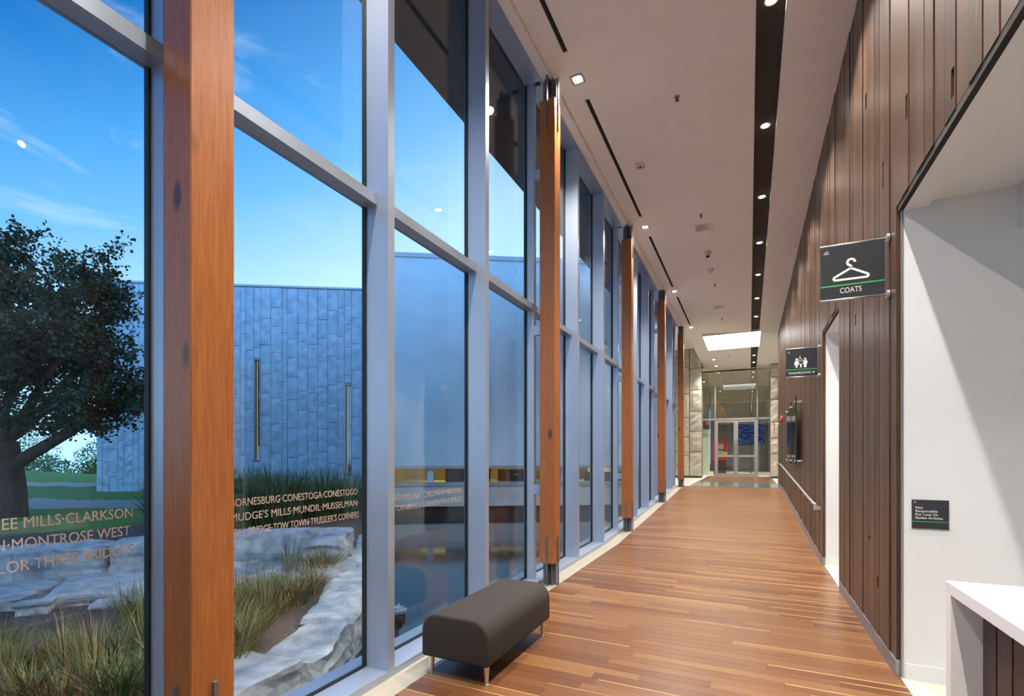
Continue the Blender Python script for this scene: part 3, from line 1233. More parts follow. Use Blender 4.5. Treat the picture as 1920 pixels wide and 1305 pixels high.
link('upholstery', me, t)
for sx in (-1, 1):
    for sy in (-1, 1):
        b = MB()
        x, yy = sx * 0.222, sy * 0.50
        b.tube([(x, yy, 0.006), (x, yy, 0.137)], [0.0125, 0.022], 14)
        lg = b.build('leg', 'bright_metal', t)
        b = MB()
        b.tube([(x, yy, 0.0), (x, yy, 0.007)], 0.014, 12)
        b.build('glide', 'grey_plastic', lg)
tag(t, 'dark charcoal upholstered bench on four tapered metal legs', 'bench')


# ------------------------------------------------------------------ downlights
def spot(loc, energy, angle=math.radians(95), blend=0.7, col=(1.0, 0.945, 0.86), size=0.045, rot=(0, 0, 0), name='lamp'):
    d = bpy.data.lights.new(name, 'SPOT')
    d.energy = energy
    d.spot_size = angle
    d.spot_blend = blend
    d.color = col
    d.shadow_soft_size = size
    o = bpy.data.objects.new(name, d)
    o.location = loc
    o.rotation_euler = rot
    COL.objects.link(o)
    return o


def downlight(x, y, z, energy, square, label, group, ang=95, blend=0.7):
    t = empty('ceiling_downlight', (x, y, z))
    r = 0.052
    if square:
        b = MB()
        for a, c, d, e in ((-0.08, 0.08, -0.08, -0.055), (-0.08, 0.08, 0.055, 0.08), (-0.08, -0.055, -0.055, 0.055), (0.055, 0.08, -0.055, 0.055)):
            b.box(a, c, d, e, -0.006, 0.004)
        b.build('trim_plate', 'lamp_trim', t)
    else:
        b = MB()
        k = 20
        for i in range(k):
            a0, a1 = 2 * math.pi * i / k, 2 * math.pi * (i + 1) / k
            q = [(r * 1.3, a0), (r * 1.3, a1), (r, a1), (r, a0)]
            b.hexa([(u * math.cos(w), u * math.sin(w), -0.006) for u, w in q] + [(u * math.cos(w), u * math.sin(w), 0.003) for u, w in q])
        b.build('trim_ring', 'lamp_trim', t)
    b = MB()
    b.lathe(0, 0, [(r, -0.002), (r, 0.004)], 20)
    b.build('lens', 'lamp_glow', t)
    s = spot((0, 0, -0.012), energy * LAMP, math.radians(ang), blend)
    s.parent = t
    tag(t, label, 'ceiling light', group)


for k in range(-3, 8):
    yy = 5.48 + 2.05 * k
    if yy < -4:
        continue
    downlight(0.195, yy, zc(SX0) + 0.066, 620, False, 'round downlight glowing in the dark ceiling channel', 'downlights in the dark channel', 108, 0.5)
for yy in (24.67, 26.53):
    downlight(0.195, yy, zc(SX0) + 0.066, 500, False, 'round downlight glowing in the dark ceiling channel', 'downlights in the dark channel', 110, 0.8)
for k in range(-1, 4):
    yy = 5.68 + 4.262 * k
    downlight(-1.857, yy, zc(-1.857) - 0.0035, 620, True, 'square-trimmed downlight in the white ceiling ' + ('above the lettered panes', 'above the post past the bench', 'above the post where the ramp begins', 'above the post midway up the ramp', 'above the last post before the landing')[k + 1], 'square downlights along the glazing', 140, 0.6)
for yy in (25.1, 27.0):
    downlight(-1.51, yy, zc(-1.51) - 0.0035, 500, True, 'square-trimmed downlight in the ceiling near the glass doors', 'downlights by the glass doors', 110, 0.8)

# skylight light box
b = MB()
b.box(SKX0, SKX1, SKY0, SKY1, zc(SKX0) + 0.14, zc(SKX0) + 0.2)
sk = empty('ceiling_light_box', ((SKX0 + SKX1) / 2, SKY0, zc(SKX0)))
me = b.mesh('glowing_panel', 'skylight_glow')
me.transform(Matrix.Translation((-(SKX0 + SKX1) / 2, -SKY0, -zc(SKX0))))
link('glowing_panel', me, sk)
b = MB()
hw = (SKX1 - SKX0) / 2
for a, c, d, e in ((-hw - 0.002, -hw + 0.01, 0, SKY1 - SKY0), (hw - 0.01, hw + 0.002, 0, SKY1 - SKY0), (-hw, hw, -0.002, 0.01), (-hw, hw, SKY1 - SKY0 - 0.01, SKY1 - SKY0 + 0.002)):
    b.box(a, c, d, e, -0.10, 0.16)
b.build('rim', 'white_paint', sk)
tag(sk, 'large glowing white rectangular light box in the ceiling', 'light box')


# ------------------------------------------------------------------ ceiling fittings
def sprinkler(x, y):
    z = zc(x)
    t = empty('sprinkler_head', (x, y, z))
    b = MB()
    b.lathe(0, 0, [(0.035, -0.006), (0.035, 0.001)], 14)
    b.build('escutcheon', 'stone_sill', t)
    b = MB()
    b.lathe(0, 0, [(0.010, -0.045), (0.012, -0.006)], 10)
    b.lathe(0, 0, [(0.024, -0.050), (0.024, -0.046)], 12)
    b.build('deflector', 'bronze', t)
    tag(t, 'small sprinkler head on the white ceiling', 'sprinkler', 'ceiling sprinklers')


for yy in (6.42, 9.76, 13.9, 17.53, 24.2, 27.5):
    sprinkler(-0.81, yy)


def vent(x, y, where):
    z = zc(x)
    t = empty('ceiling_vent', (x, y, z))
    b = MB()
    for a, c, d, e in ((-0.16, 0.16, -0.14, -0.11), (-0.16, 0.16, 0.11, 0.14), (-0.16, -0.13, -0.11, 0.11), (0.13, 0.16, -0.11, 0.11)):
        b.box(a, c, d, e, -0.010, 0.008)
    b.build('frame', 'white_paint', t)
    bbox('backing', -0.13, 0.13, -0.11, 0.11, 0.0, 0.008, 'vent_grey', t)
    for k in range(7):
        yy = -0.095 + k * 0.031
        bbox('slat', -0.13, 0.13, yy, yy + 0.015, -0.006, 0.002, 'grey_plastic', t)
    tag(t, 'white slatted air vent in the ceiling ' + where, 'vent', 'ceiling vents')


vent(-0.80, 10.33, 'between a sprinkler and the dome camera')
vent(-0.81, 16.1, 'just before the glowing light box')
# patterned plate
t = empty('ceiling_sensor_plate', (-1.53, 7.775, zc(-1.53)))
bbox('plate', -0.062, 0.062, -0.08, 0.08, -0.010, 0.006, 'lamp_trim', t, 0.003, 1)
bbox('pale_half', -0.058, 0.058, -0.076, -0.004, -0.013, -0.009, 'grey_plastic', t)
b = MB()
b.lathe(0, 0.008, [(0.014, -0.022), (0.018, -0.009)], 14)
b.build('dark_lens', 'dark_lens', t)
tag(t, 'small square grey sensor plate with a dark eye in the ceiling', 'sensor')
# dome camera
t = empty('security_camera', (-0.82, 11.6, zc(-0.82)))
b = MB()
b.lathe(0, 0, [(0.045, -0.10), (0.062, -0.06), (0.062, -0.012), (0.066, -0.010), (0.066, 0.001)], 20)
b.smooth = True
b.build('housing', 'grey_plastic', t)
b = MB()
b.lathe(0, 0, [(0.010, -0.140), (0.032, -0.128), (0.042, -0.098)], 18)
b.smooth = True
b.build('dome', 'dark_lens', t)
tag(t, 'white ceiling security camera with a dark dome', 'camera')
t = empty('motion_sensor', (-0.83, 12.72, zc(-0.83)))
b = MB()
b.lathe(0, 0, [(0.018, -0.09), (0.052, -0.05), (0.078, -0.012), (0.078, 0.001)], 6)
b.build('housing', 'white_paint', t)
b = MB()
b.lathe(0, 0, [(0.010, -0.102), (0.016, -0.089)], 10)
b.build('tip', 'grey_plastic', t)
tag(t, 'white pointed motion sensor on the ceiling', 'sensor')


# ------------------------------------------------------------------ far landing: stone walls, glass screen and doors
def stone_slab(w, h, d, seed, amp=0.012, nx=3, nz=6):
    """rough-faced stone: face toward -Y at y=0, back at y=d; x 0..w, z 0..h"""
    b = MB()
    nx = max(2, int(w / 0.12)) if nx is None else nx
    g = {}
    for i in range(nx + 1):
        for k in range(nz + 1):
            edge = i in (0, nx) or k in (0, nz)
            q = noise.noise(Vector((i * 0.9 + seed * 7.3, k * 0.9, seed * 1.7))) + 0.5 * noise.noise(Vector((i * 2.1 + seed, k * 2.1 + 5, seed)))
            yy = -amp * (0.3 + q) if not edge else amp * 0.5
            g[i, k] = len(b.v)
            b.v.append((w * i / nx, yy, h * k / nz))
    for i in range(nx):
        for k in range(nz):
            b.f.append((g[i, k], g[i + 1, k], g[i + 1, k + 1], g[i, k + 1]))
            b.mi.append(0)
    base = len(b.v)
    b.v += [(0, d, 0), (w, d, 0), (w, d, h), (0, d, h)]
    c = [g[0, 0], g[nx, 0], g[nx, nz], g[0, nz]]
    sides = [[g[i, 0] for i in range(nx + 1)] + [base + 1, base], [g[nx, k] for k in range(nz + 1)] + [base + 2, base + 1],
             [g[i, nz] for i in range(nx, -1, -1)] + [base + 3, base + 2], [g[0, k] for k in range(nz, -1, -1)] + [base, base + 3], [base, base + 1, base + 2, base + 3]]
    for s in sides:
        b.f.append(tuple(s))
        b.mi.append(0)
    return b


YSL = 25.6
xe = on_y(1316.5, 800, YSL).x
bk = MB()
bk.box(-5.5, xe - 0.03, YSL + 0.06, YSL + 0.5, TOPZ, 6.9)
wsl = tag(bk.build('wall_stone_left', 'facade_joint'), 'pale rough stone wall on the left of the glass doors', kind='structure')
cols = []
x = xe
for w in (0.58, 0.30, 0.36, 0.5, 0.45, 0.6):
    cols.append((x - w, w))
    x -= w
sd = 1
for ci, (cx, w) in enumerate(cols):
    z = TOPZ + 0.10
    while z < 6.6:
        h = rnd.uniform(0.85, 1.35)
        h = min(h, 6.75 - z)
        sd += 1
        me = stone_slab(w - 0.03, h - 0.03, 0.07, sd, 0.035 if ci == 0 else 0.015).mesh('stone_block', 'lobby_stone')
        o = link('stone_block', me, wsl)
        o.location = (cx + 0.006, YSL, z)
        z += h
YSR = 26.6
xs = on_y(1445, 800, YSR).x
bk = MB()
bk.box(xs + 0.03, 4.4, YSR + 0.06, YSR + 0.5, TOPZ, 6.0)
wsr = tag(bk.build('wall_stone_right', 'facade_joint'), 'pale rough stone pier on the right of the glass doors', kind='structure')
x = xs
for ci, w in enumerate((0.62, 0.5, 0.6, 0.7)):
    z = TOPZ + 0.10
    while z < 5.75:
        h = min(rnd.uniform(0.7, 1.15), 5.9 - z)
        sd += 1
        me = stone_slab(w - 0.03, h - 0.03, 0.07, sd, 0.035).mesh('stone_block', 'lobby_stone')
        o = link('stone_block', me, wsr)
        o.location = (x + 0.006, YSR, z)
        z += h
    x += w
b = MB()
b.box(-5.5, -2.13, 18.4, 28.1, 6.75, 6.9)
tag(b.build('ceiling_landing', 'ceiling_paint'), 'higher white ceiling beside the landing', kind='structure')
b = MB()
b.box(-5.6, -5.5, 18.4, 28.2, 0.1, 6.9)
b.box(-5.6, -2.62, 18.36, 18.44, -0.3, 6.9)
tag(b.build('wall_landing_left', 'white_paint'), 'white side wall of the upper landing', kind='structure')
b = MB()
b.box(4.4, 4.5, 20.1, 28.2, 0.1, 6.2)
b.box(1.10, 4.5, 20.0, 20.1, 0.1, 6.2)
tag(b.build('wall_landing_right', 'white_paint'), 'white end wall right of the landing', kind='structure')

YE = 28.1
gl, gr = on_y(1316, 850, YE).x, on_y(1446, 850, YE).x
ml, mr = on_y(1341, 850, YE).x, on_y(1420, 850, YE).x
zd = on_y(1380, 787, YE).z
ztop = 5.98
sc = tag(empty('wall_glass_screen', (0, YE, 0)), 'clear glass screen above and beside the double doors', kind='structure')
for x in (gl + 0.02, ml, mr, gr - 0.02):
    bbox('screen_mullion', x - 0.03, x + 0.03, -0.05, 0.05, TOPZ, ztop, 'door_metal', sc)
bbox('screen_transom', gl, gr, -0.05, 0.05, zd, zd + 0.09, 'door_metal', sc)
bbox('head_channel', gl, gr, -0.04, 0.04, ztop - 0.06, ztop, 'machine_dark', sc)
for xa, xb in ((gl, ml), (ml, mr), (mr, gr)):
    bbox('screen_pane', xa, xb, -0.006, 0.006, zd + 0.09, ztop - 0.06, 'door_glass', sc)
for xa, xb in ((gl, ml), (mr, gr)):
    bbox('screen_pane', xa, xb, -0.006, 0.006, TOPZ, zd, 'door_glass', sc)
mid = (ml + mr) / 2
for k, (xa, xb) in enumerate(((ml + 0.035, mid - 0.004), (mid + 0.004, mr - 0.035))):
    t = empty('door_%d' % (k + 1), (xa, YE, TOPZ))
    tag(t, 'aluminium framed glass door leaf, ' + ('hinged beside the stone wall' if k == 0 else 'in front of the blue screen'), kind='structure')
    W, H = xb - xa, zd - TOPZ - 0.01
    b = MB()
    b.box(0, 0.10, -0.03, 0.03, 0.01, H)
    b.box(W - 0.10, W, -0.03, 0.03, 0.01, H)
    b.box(0.10, W - 0.10, -0.03, 0.03, 0.01, 0.16)
    b.box(0.10, W - 0.10, -0.03, 0.03, H - 0.11, H)
    b.build('door_frame', 'door_metal', t)
    b = MB()
    b.box(0.10, W - 0.10, -0.03, 0.03, H * 0.345, H * 0.345 + 0.11)
    b.build('mid_rail', 'door_metal', t)
    bbox('upper_pane', 0.10, W - 0.10, -0.004, 0.004, H * 0.345 + 0.11, H - 0.11, 'door_glass', t)
    bbox('lower_pane', 0.10, W - 0.10, -0.004, 0.004, 0.16, H * 0.345, 'door_glass', t)
    xh = W - 0.05 if k == 0 else 0.05
    b = MB()
    b.tube([(xh, -0.03, 0.55), (xh, -0.09, 0.55), (xh, -0.09, 1.9), (xh, -0.03, 1.9)], 0.015, 8)
    b.build('pull_handle', 'bright_metal', t)

# vestibule beyond the doors
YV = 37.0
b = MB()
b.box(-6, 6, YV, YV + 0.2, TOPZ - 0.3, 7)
b.box(-6, 6, YV - 0.05, YV, 3.9, 6.2, 'vestibule_plaster')  # paler upper band stands in for brighter light high on this wall
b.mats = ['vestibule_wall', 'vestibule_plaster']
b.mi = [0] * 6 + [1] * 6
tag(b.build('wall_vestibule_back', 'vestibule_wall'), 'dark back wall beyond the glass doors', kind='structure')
b = MB()
b.box(-6, -5.9, 28.2, YV, TOPZ - 0.3, 7)
b.box(5.9, 6, 28.2, YV, TOPZ - 0.3, 7)
b.box(-6, gl - 0.02, 28.0, 28.2, TOPZ - 0.3, 7)
b.box(gr + 0.02, 6, 28.0, 28.2, TOPZ - 0.3, 7)
tag(b.build('wall_vestibule_sides', 'vestibule_plaster'), 'plaster side walls beyond the glass doors', kind='structure')
b = MB()
b.box(-6, 6, 28.2, YV, TOPZ - 0.3, TOPZ - 0.005)
tag(b.build('floor_vestibule', 'beige_tile'), 'pale floor beyond the glass doors', kind='structure')
b = MB()
b.box(-6, 6, 28.15, YV, 6.2, 6.3)
tag(b.build('ceiling_vestibule', 'vestibule_plaster'), 'ceiling beyond the glass doors', kind='structure')
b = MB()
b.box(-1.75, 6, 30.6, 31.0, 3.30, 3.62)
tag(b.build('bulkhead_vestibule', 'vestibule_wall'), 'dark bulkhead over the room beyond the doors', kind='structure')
for x, yy in ((-3.0, 30.0), (0.5, 29.6), (-2.6, 33.5), (1.5, 33.5)):
    downlight(x, yy, 6.194, 900, False, 'round downlight in the ceiling beyond the glass doors', 'downlights beyond the doors', 120)
pa, pb = on_y(1316, 812, 30.4), on_y(1331, 892, 30.4)
t = empty('lit_panel', ((pa.x + pb.x) / 2, 30.4, TOPZ - 0.005))
hw = (pb.x - pa.x) / 2
bbox('panel', -hw, hw, 0, 0.08, 0.0, pa.z - TOPZ, 'pale_green_panel', t)
bbox('cap', -hw - 0.04, hw + 0.04, -0.03, 0.1, pa.z - TOPZ, pa.z - TOPZ + 0.2, 'vestibule_plaster', t)
tag(t, 'tall pale green panel standing beyond the glass screen', 'panel')
p = on_y(1326.5, 793.5, 30.55)
t = empty('exit_sign', (p.x, 30.55, p.z))
bbox('case', -0.10, 0.10, 0, 0.05, -0.09, 0.09, 'grey_plastic', t)
bbox('red_face', -0.09, 0.09, -0.006, 0, -0.08, 0.08, 'red_plastic', t)
me = text_mesh('EXIT', 0.11, 'CENTER')
set_basis(me, Vector((0, -0.008, -0.038)), VX, VZ, -VY, 0.62, 'exit_red')
link('lettering', me, t)
tag(t, 'small red EXIT sign beyond the glass screen', 'sign')
# red display cabinet
YD = 31.3
xa, xb = on_y(1335, 850, YD).x, on_y(1364, 850, YD).x
zt, zbm = on_y(1350, 827, YD).z, on_y(1350, 863, YD).z
t = empty('red_display_cabinet', ((xa + xb) / 2, YD, TOPZ - 0.005))
hw = (xb - xa) / 2
zb0 = TOPZ - 0.005
b = MB()
b.box(-hw, -hw + 0.16, 0, 0.3, zbm - zb0, zt - zb0)
b.box(hw - 0.16, hw, 0, 0.3, zbm - zb0, zt - zb0)
b.box(-hw + 0.16, hw - 0.16, 0, 0.3, zt - zb0 - 0.1, zt - zb0)
b.box(-hw + 0.16, hw - 0.16, 0, 0.3, zbm - zb0, zbm - zb0 + 0.2)
b.build('frame', 'red_paint', t)
zm = (zt + zbm) / 2 - zb0 + 0.05
bbox('screen', -hw + 0.2, hw - 0.2, 0.05, 0.2, zm + 0.04, zt - zb0 - 0.12, 'grey_panel', t)
bbox('screen', -hw + 0.2, hw - 0.2, 0.05, 0.2, zbm - zb0 + 0.22, zm - 0.04, 'grey_panel', t)
bbox('backing', -hw + 0.16, hw - 0.16, 0.2, 0.28, zbm - zb0 + 0.2, zt - zb0 - 0.1, 'machine_dark', t)
bbox('yellow_badge', hw - 0.24, hw - 0.02, -0.02, 0.0, zm - 0.30, zm - 0.12, 'yellow_card', t)
bbox('base', -hw * 0.8, hw * 0.8, 0.02, 0.4, 0.0, zbm - zb0, 'machine_dark', t)
tag(t, 'red framed display cabinet with two grey screens behind the glass door', 'display cabinet')
YB = 34.5
xa, xb = on_y(1383, 820, YB).x, on_y(1433, 820, YB).x
zt, zbm = on_y(1400, 789, YB).z, on_y(1400, 833, YB).z
t = empty('blue_screen', ((xa + xb) / 2, YB, zbm))
hw = (xb - xa) / 2
bbox('casing', -hw - 0.04, hw + 0.04, 0, 0.1, -0.04, zt - zbm + 0.04, 'machine_dark', t)
bbox('picture', -hw, hw, -0.01, 0.0, 0, zt - zbm, 'blue_screen', t)
tag(t, 'large wall screen with a glowing blue picture beyond the doors', 'screen')
bbox('stand_leg', -0.05, 0.05, 0.02, 0.08, -(zbm - TOPZ + 0.005), -0.04, 'machine_dark', t)
# mezzanine rail
t = empty('glass_balustrade', (0, 33.0, 0))
zr = on_y(1350, 756, 33.0).z
bbox('deck_edge', -5.9, 5.9, -0.05, 0.1, 3.62, 3.75, 'vestibule_wall', t)
bbox('balustrade_glass', -5.9, 5.9, 0.0, 0.012, 3.75, zr, 'acrylic', t)
bbox('top_rail', -5.9, 5.9, -0.02, 0.03, zr, zr + 0.04, 'bright_metal', t)
tag(t, 'glass balustrade with a metal top rail above the bulkhead', 'balustrade')

# ------------------------------------------------------------------ outer shell: unseen roof added to block the sky, back wall
b = MB()
b.box(-2.62, 6.1, -5.2, 37.3, 6.95, 7.15)
tag(b.build('roof', 'soffit_dark'), 'unseen flat roof added to block the sky over the building', kind='structure')
b = MB()
b.box(-3.60, -2.58, -5.2, 18.4, 6.20, 7.15)
tag(b.build('roof_overhang', 'soffit_dark'), 'dark roof overhang outside the glazing', kind='structure')
b = MB()
b.box(-2.56, XS - 0.012, -5.0, 18.4, 6.23, 6.95)
tag(b.build('wall_head_left', 'white_paint'), 'wall over the glazing head', kind='structure')
b = MB()
b.box(-2.6, 4.5, -5.2, -5.0, -0.3, 7.0)
tag(b.build('wall_back', 'white_paint'), 'white wall behind the viewer', kind='structure')
b = MB()
b.box(4.5, 4.6, -5.2, 28.0, -0.3, 7.0)  # unseen, added to close the shell against light leaks
tag(b.build('wall_outer_right', 'white_paint'), 'unseen outer wall added on the right against light leaks', kind='structure')

# lamps added out of view for ambient light in the coat recess; washroom passage lamp
for x, yy in ((2.3, -1.5), (2.3, 0.6), (2.3, 2.0)):
    downlight(x, yy, 3.294, 120, False, 'unseen round downlight added for ambient light over the coat counter', 'added downlights over the coat counter', 140)
downlight(1.9, 7.45, 3.279, 110, False, 'round downlight in the washroom passage soffit', 'downlights in the washroom passage', 140)

# ================================================================== OUTSIDE
WZ = -0.30
# border curve between planter (left) and pond (right)
BORD = [(-2.60, -6.0), (-2.60, 1.9), (-2.72, 2.30), (-2.90, 2.70), (-3.15, 3.20), (-3.60, 3.95), (-4.45, 5.10), (-5.6, 6.6), (-7.2, 8.4), (-9.2, 10.6), (-11.0, 12.2)]


def bord_y(x):
    for (xa, ya), (xb, yb) in zip(BORD[1:], BORD[2:]):
        if xb <= x <= xa:
            return ya + (yb - ya) * (x - xa) / (xb - xa)
    return 1.9 if x > -2.6 else 14.0


# terrace (upper tier) line, derived from where rock faces meet the ground
TIER = [on_z(px, py, 0.10) for px, py in ((-260, 1112), (-120, 1105), (0, 1097), (100, 1090), (190, 1083), (283, 1074), (360, 1068), (440, 1062), (530, 1060), (612, 1054), (655, 1044), (668, 1018))]


def tier_side(x, y):
    """signed distance-like value: >0 beyond the terrace line (away from viewer)"""
    best = None
    for p, q in zip(TIER, TIER[1:]):
        d = Vector((q.x - p.x, q.y - p.y))
        t_ = max(0, min(1, ((x - p.x) * d.x + (y - p.y) * d.y) / d.length_squared))
        c = Vector((p.x + d.x * t_, p.y + d.y * t_))
        v = Vector((x - c.x, y - c.y))
        n_ = Vector((-d.y, d.x)).normalized()
        s = v.length
        if best is None or s < best[0]:
            best = (s, v.dot(n_))
    return best[0] if best[1] > 0 else -best[0]


def ground(x, y):
    if y > bord_y(x) - 0.12:
        return -0.75
    s = tier_side(x, y)
    base = 0.02 + 0.03 * noise.noise(Vector((x * 0.9, y * 0.9, 0)))
    up = 0.34 + 0.03 * noise.noise(Vector((x * 0.6, y * 0.6, 3)))
    k = max(0.0, min(1.0, (s - 0.15) / 0.25))
    z = base * (1 - k) + up * k
    d = max(0.0, s - 8)
    return z + min(d * 0.012, 0.5)


bm_v, bm_f, zone = [], [], []
xs_ = [-2.63 - 0.18 * i for i in range(80)] + [-17.0 - 1.2 * i for i in range(1, 36)]
ys_ = [-30 + 1.5 * i for i in range(18)] + [-3.0 + 0.18 * i for i in range(100)] + [15.2 + 1.5 * i for i in range(1, 30)]
for x in xs_:
    for y in ys_:
        bm_v.append((x, y, ground(x, y)))
        s = tier_side(x, y)
        dcam = -ST * x + CT * y
        lat = CT * x + ST * y
        lawn_ = 1.0 if (s > 2.6 and (x < -9.5 and y < 9)) or s > 9 else 0.0
        grav = 1.0 if (11.2 < dcam < 13.2 and lat < -7.2) or (17.5 < dcam < 19.5) else 0.0
        zone.append((lawn_, grav, 0, 1))
ny = len(ys_)
for i in range(len(xs_) - 1):
    for j in range(ny - 1):
        bm_f.append((i * ny + j, (i + 1) * ny + j, (i + 1) * ny + j + 1, i * ny + j + 1))
me = bpy.data.meshes.new('garden_ground')
me.from_pydata(bm_v, [], bm_f)
at_ = me.color_attributes.new('zone', 'FLOAT_COLOR', 'POINT')
at_.data.foreach_set('color', [c for z in zone for c in z])
me.polygons.foreach_set('use_smooth', [True] * len(bm_f))
me.materials.append(MATS['garden_ground'])
me.update()
bm = bmesh.new()
bm.from_mesh(me)
bmesh.ops.recalc_face_normals(bm, faces=bm.faces)
if sum(f.normal.z for f in bm.faces) < 0:
    bmesh.ops.reverse_faces(bm, faces=bm.faces)
bm.to_mesh(me)
bm.free()
tag(link('garden_ground', me), 'mulch, lawn and gravel ground outside the glazing', kind='structure')
b = MB()
pp = [(-2.63, 1.75), (-2.63, 16.05), (-9.9, 11.75), (-12.4, 10.2), (-12.4, 8.5), (-6.0, 4.5)]
i0 = len(pp)
b.poly([(x, y, WZ) for x, y in pp])
b.poly([(x, y, WZ - 0.02) for x, y in reversed(pp)])
for i in range(i0):
    (xa, ya), (xb, yb) = pp[i], pp[(i + 1) % i0]
    b.poly([(xa, ya, WZ - 0.02), (xb, yb, WZ - 0.02), (xb, yb, WZ), (xa, ya, WZ)])
tag(b.build('pond_water', 'pond_water'), 'still reflecting pond between the glazing and the opposite building', 'pond', kind='stuff')


# ---- rocks
def rock_mesh(dx, dy, dz, seed, sub=3, amp=0.065):
    bm = bmesh.new()
    bmesh.ops.create_cube(bm, size=1.0)
    bmesh.ops.subdivide_edges(bm, edges=bm.edges[:], cuts=9, use_grid_fill=True)
    for v in bm.verts:
        c = v.co.copy()
        # chip the corners
        k = sum(1 for q in c if abs(q) > 0.49)
        if k >= 2:
            c *= 0.965 if k == 2 else 0.93
        p = Vector((c.x * dx, c.y * dy, c.z * dz))
        q = Vector((p.x * 2.2 + seed * 11.3, p.y * 2.2, p.z * 5))
        nv = Vector((noise.noise(q), noise.noise(q + Vector((31, 0, 0))), 0.5 * noise.noise(q + Vector((0, 57, 0)))))
        q2 = q * 2.7
        nv += 0.4 * Vector((noise.noise(q2), noise.noise(q2 + Vector((31, 0, 0))), 0.5 * noise.noise(q2 + Vector((0, 57, 0)))))
        st = noise.noise(Vector((seed * 3.1, p.x * 0.8, p.z * 22))) * 0.028 + noise.noise(Vector((p.x * 9 + seed, p.y * 9, p.z * 14))) * 0.016
        side = Vector((c.x, c.y, 0))
        v.co = p + nv * amp + (side.normalized() if side.length > 1e-4 else side) * st * (1 if abs(c.z) < 0.45 else 0.4) + Vector((0, 0, noise.noise(Vector((p.x * 5 + seed, p.y * 5, seed))) * 0.018))
    for f in bm.faces:
        f.smooth = False
    me = bpy.data.meshes.new('rock')
    bm.to_mesh(me)
    bm.free()
    me.materials.append(MATS['limestone'])
    return me


def rock(name, x, y, ztop, dx, dy, dz, rz, seed, label, group):
    o = link(name, rock_mesh(dx, dy, dz, seed))
    o.location = (x, y, ztop - dz / 2)
    o.rotation_euler = (rnd.uniform(-0.03, 0.03), rnd.uniform(-0.03, 0.03), rz)
    tag(o, label, 'rock', group)


sd = 100
# upper terrace blocks
dist = 0.0
seg_i = 0
pos = [Vector((p.x, p.y)) for p in TIER]
cum = [0.0]
for a, c in zip(pos, pos[1:]):
    cum.append(cum[-1] + (c - a).length)


def along(s):
    for i in range(len(pos) - 1):
        if s <= cum[i + 1] or i == len(pos) - 2:
            t_ = (s - cum[i]) / (cum[i + 1] - cum[i])
            d = pos[i + 1] - pos[i]
            return pos[i] + d * t_, math.atan2(d.y, d.x)


s = 0.1
while s < cum[-1] - 0.4:
    ln = rnd.uniform(0.75, 1.35)
    p, ang = along(min(s + ln / 2, cum[-1]))
    nrm = Vector((-math.sin(ang), math.cos(ang)))
    dp = rnd.uniform(0.55, 0.8)
    c = p + nrm * (dp / 2)
    sd += 1
    rock('limestone_block', c.x, c.y, rnd.uniform(0.42, 0.52), ln * 0.98, dp, 0.62, ang, sd, 'weathered limestone block in the garden terrace wall', 'terrace wall blocks')
    s += ln
# second rank of lower slabs in front
s = 0.3
while s < cum[-1] - 1.9:
    ln = rnd.uniform(1.0, 1.7)
    p, ang = along(min(s + ln / 2, cum[-1]))
    nrm = Vector((-math.sin(ang), math.cos(ang)))
    c = p - nrm * 0.42
    sd += 1
    rock('limestone_slab', c.x, c.y, rnd.uniform(0.12, 0.20), ln * 0.97, rnd.uniform(0.85, 1.1), 0.34, ang + rnd.uniform(-0.08, 0.08), sd, 'broad flat limestone slab at the foot of the garden terrace', 'flat terrace slabs')
    s += ln
# loose broken stones at the foot of the slabs
s = 0.2
while s < cum[-1] - 2.2:
    p, ang = along(s)
    nrm = Vector((-math.sin(ang), math.cos(ang)))
    c = p - nrm * rnd.uniform(0.98, 1.12)
    sd += 1
    rock('broken_stone', c.x, c.y, rnd.uniform(0.09, 0.15), rnd.uniform(0.3, 0.55), rnd.uniform(0.22, 0.3), 0.22, ang + rnd.uniform(-0.5, 0.5), sd, 'small broken limestone piece lying before the flat terrace slabs', 'broken stones')
    s += rnd.uniform(0.5, 0.8)
# pond edging slabs
b_pts = [Vector(p) for p in BORD[1:]]
lens = [0.62, 0.66, 0.72, 0.9, 1.2, 1.5, 1.6, 1.7, 1.6]
cumb = [0.0]
for a, c in zip(b_pts, b_pts[1:]):
    cumb.append(cumb[-1] + (c - a).length)
s = -0.35
while s < cumb[-1] - 2.2:
    ln = rnd.uniform(0.75, 1.15) + max(0, s) * 0.05
    m_ = max(0.0, min(s + ln / 2, cumb[-1] - 0.01))
    for i in range(len(b_pts) - 1):
        if m_ <= cumb[i + 1]:
            t_ = (m_ - cumb[i]) / (cumb[i + 1] - cumb[i])
            d = b_pts[i + 1] - b_pts[i]
            p = b_pts[i] + d * t_
            ang = math.atan2(d.y, d.x)
            break
    if s < 0:
        p = b_pts[0] + Vector((-0.20, s + ln / 2))
        ang = math.radians(100)
    nrm = Vector((math.sin(ang), -math.cos(ang)))     # to the planter side
    if nrm.x > 0:
        nrm = -nrm
    w = rnd.uniform(0.44, 0.56)
    c = p + nrm * (w / 2 - 0.06)
    for _ in range(40):
        worst = 0
        for e1 in (-1, 1):
            for e2 in (-1, 1):
                q = c + Vector((math.cos(ang), math.sin(ang))) * (e1 * ln / 2) + nrm * (e2 * w / 2)
                worst = max(worst, 960 + F_PX * (CT * q.x + ST * q.y) / (-ST * q.x + CT * q.y))
        if worst < 728 or c.y > 7:
            break
        c += nrm * 0.04
    sd += 1
    rock('pond_edge_stone', c.x, c.y, rnd.uniform(0.08, 0.13), ln * 0.985, w, 0.55, ang, sd, 'long limestone edging stone between pond and grasses', 'pond edging stones')
    s += ln


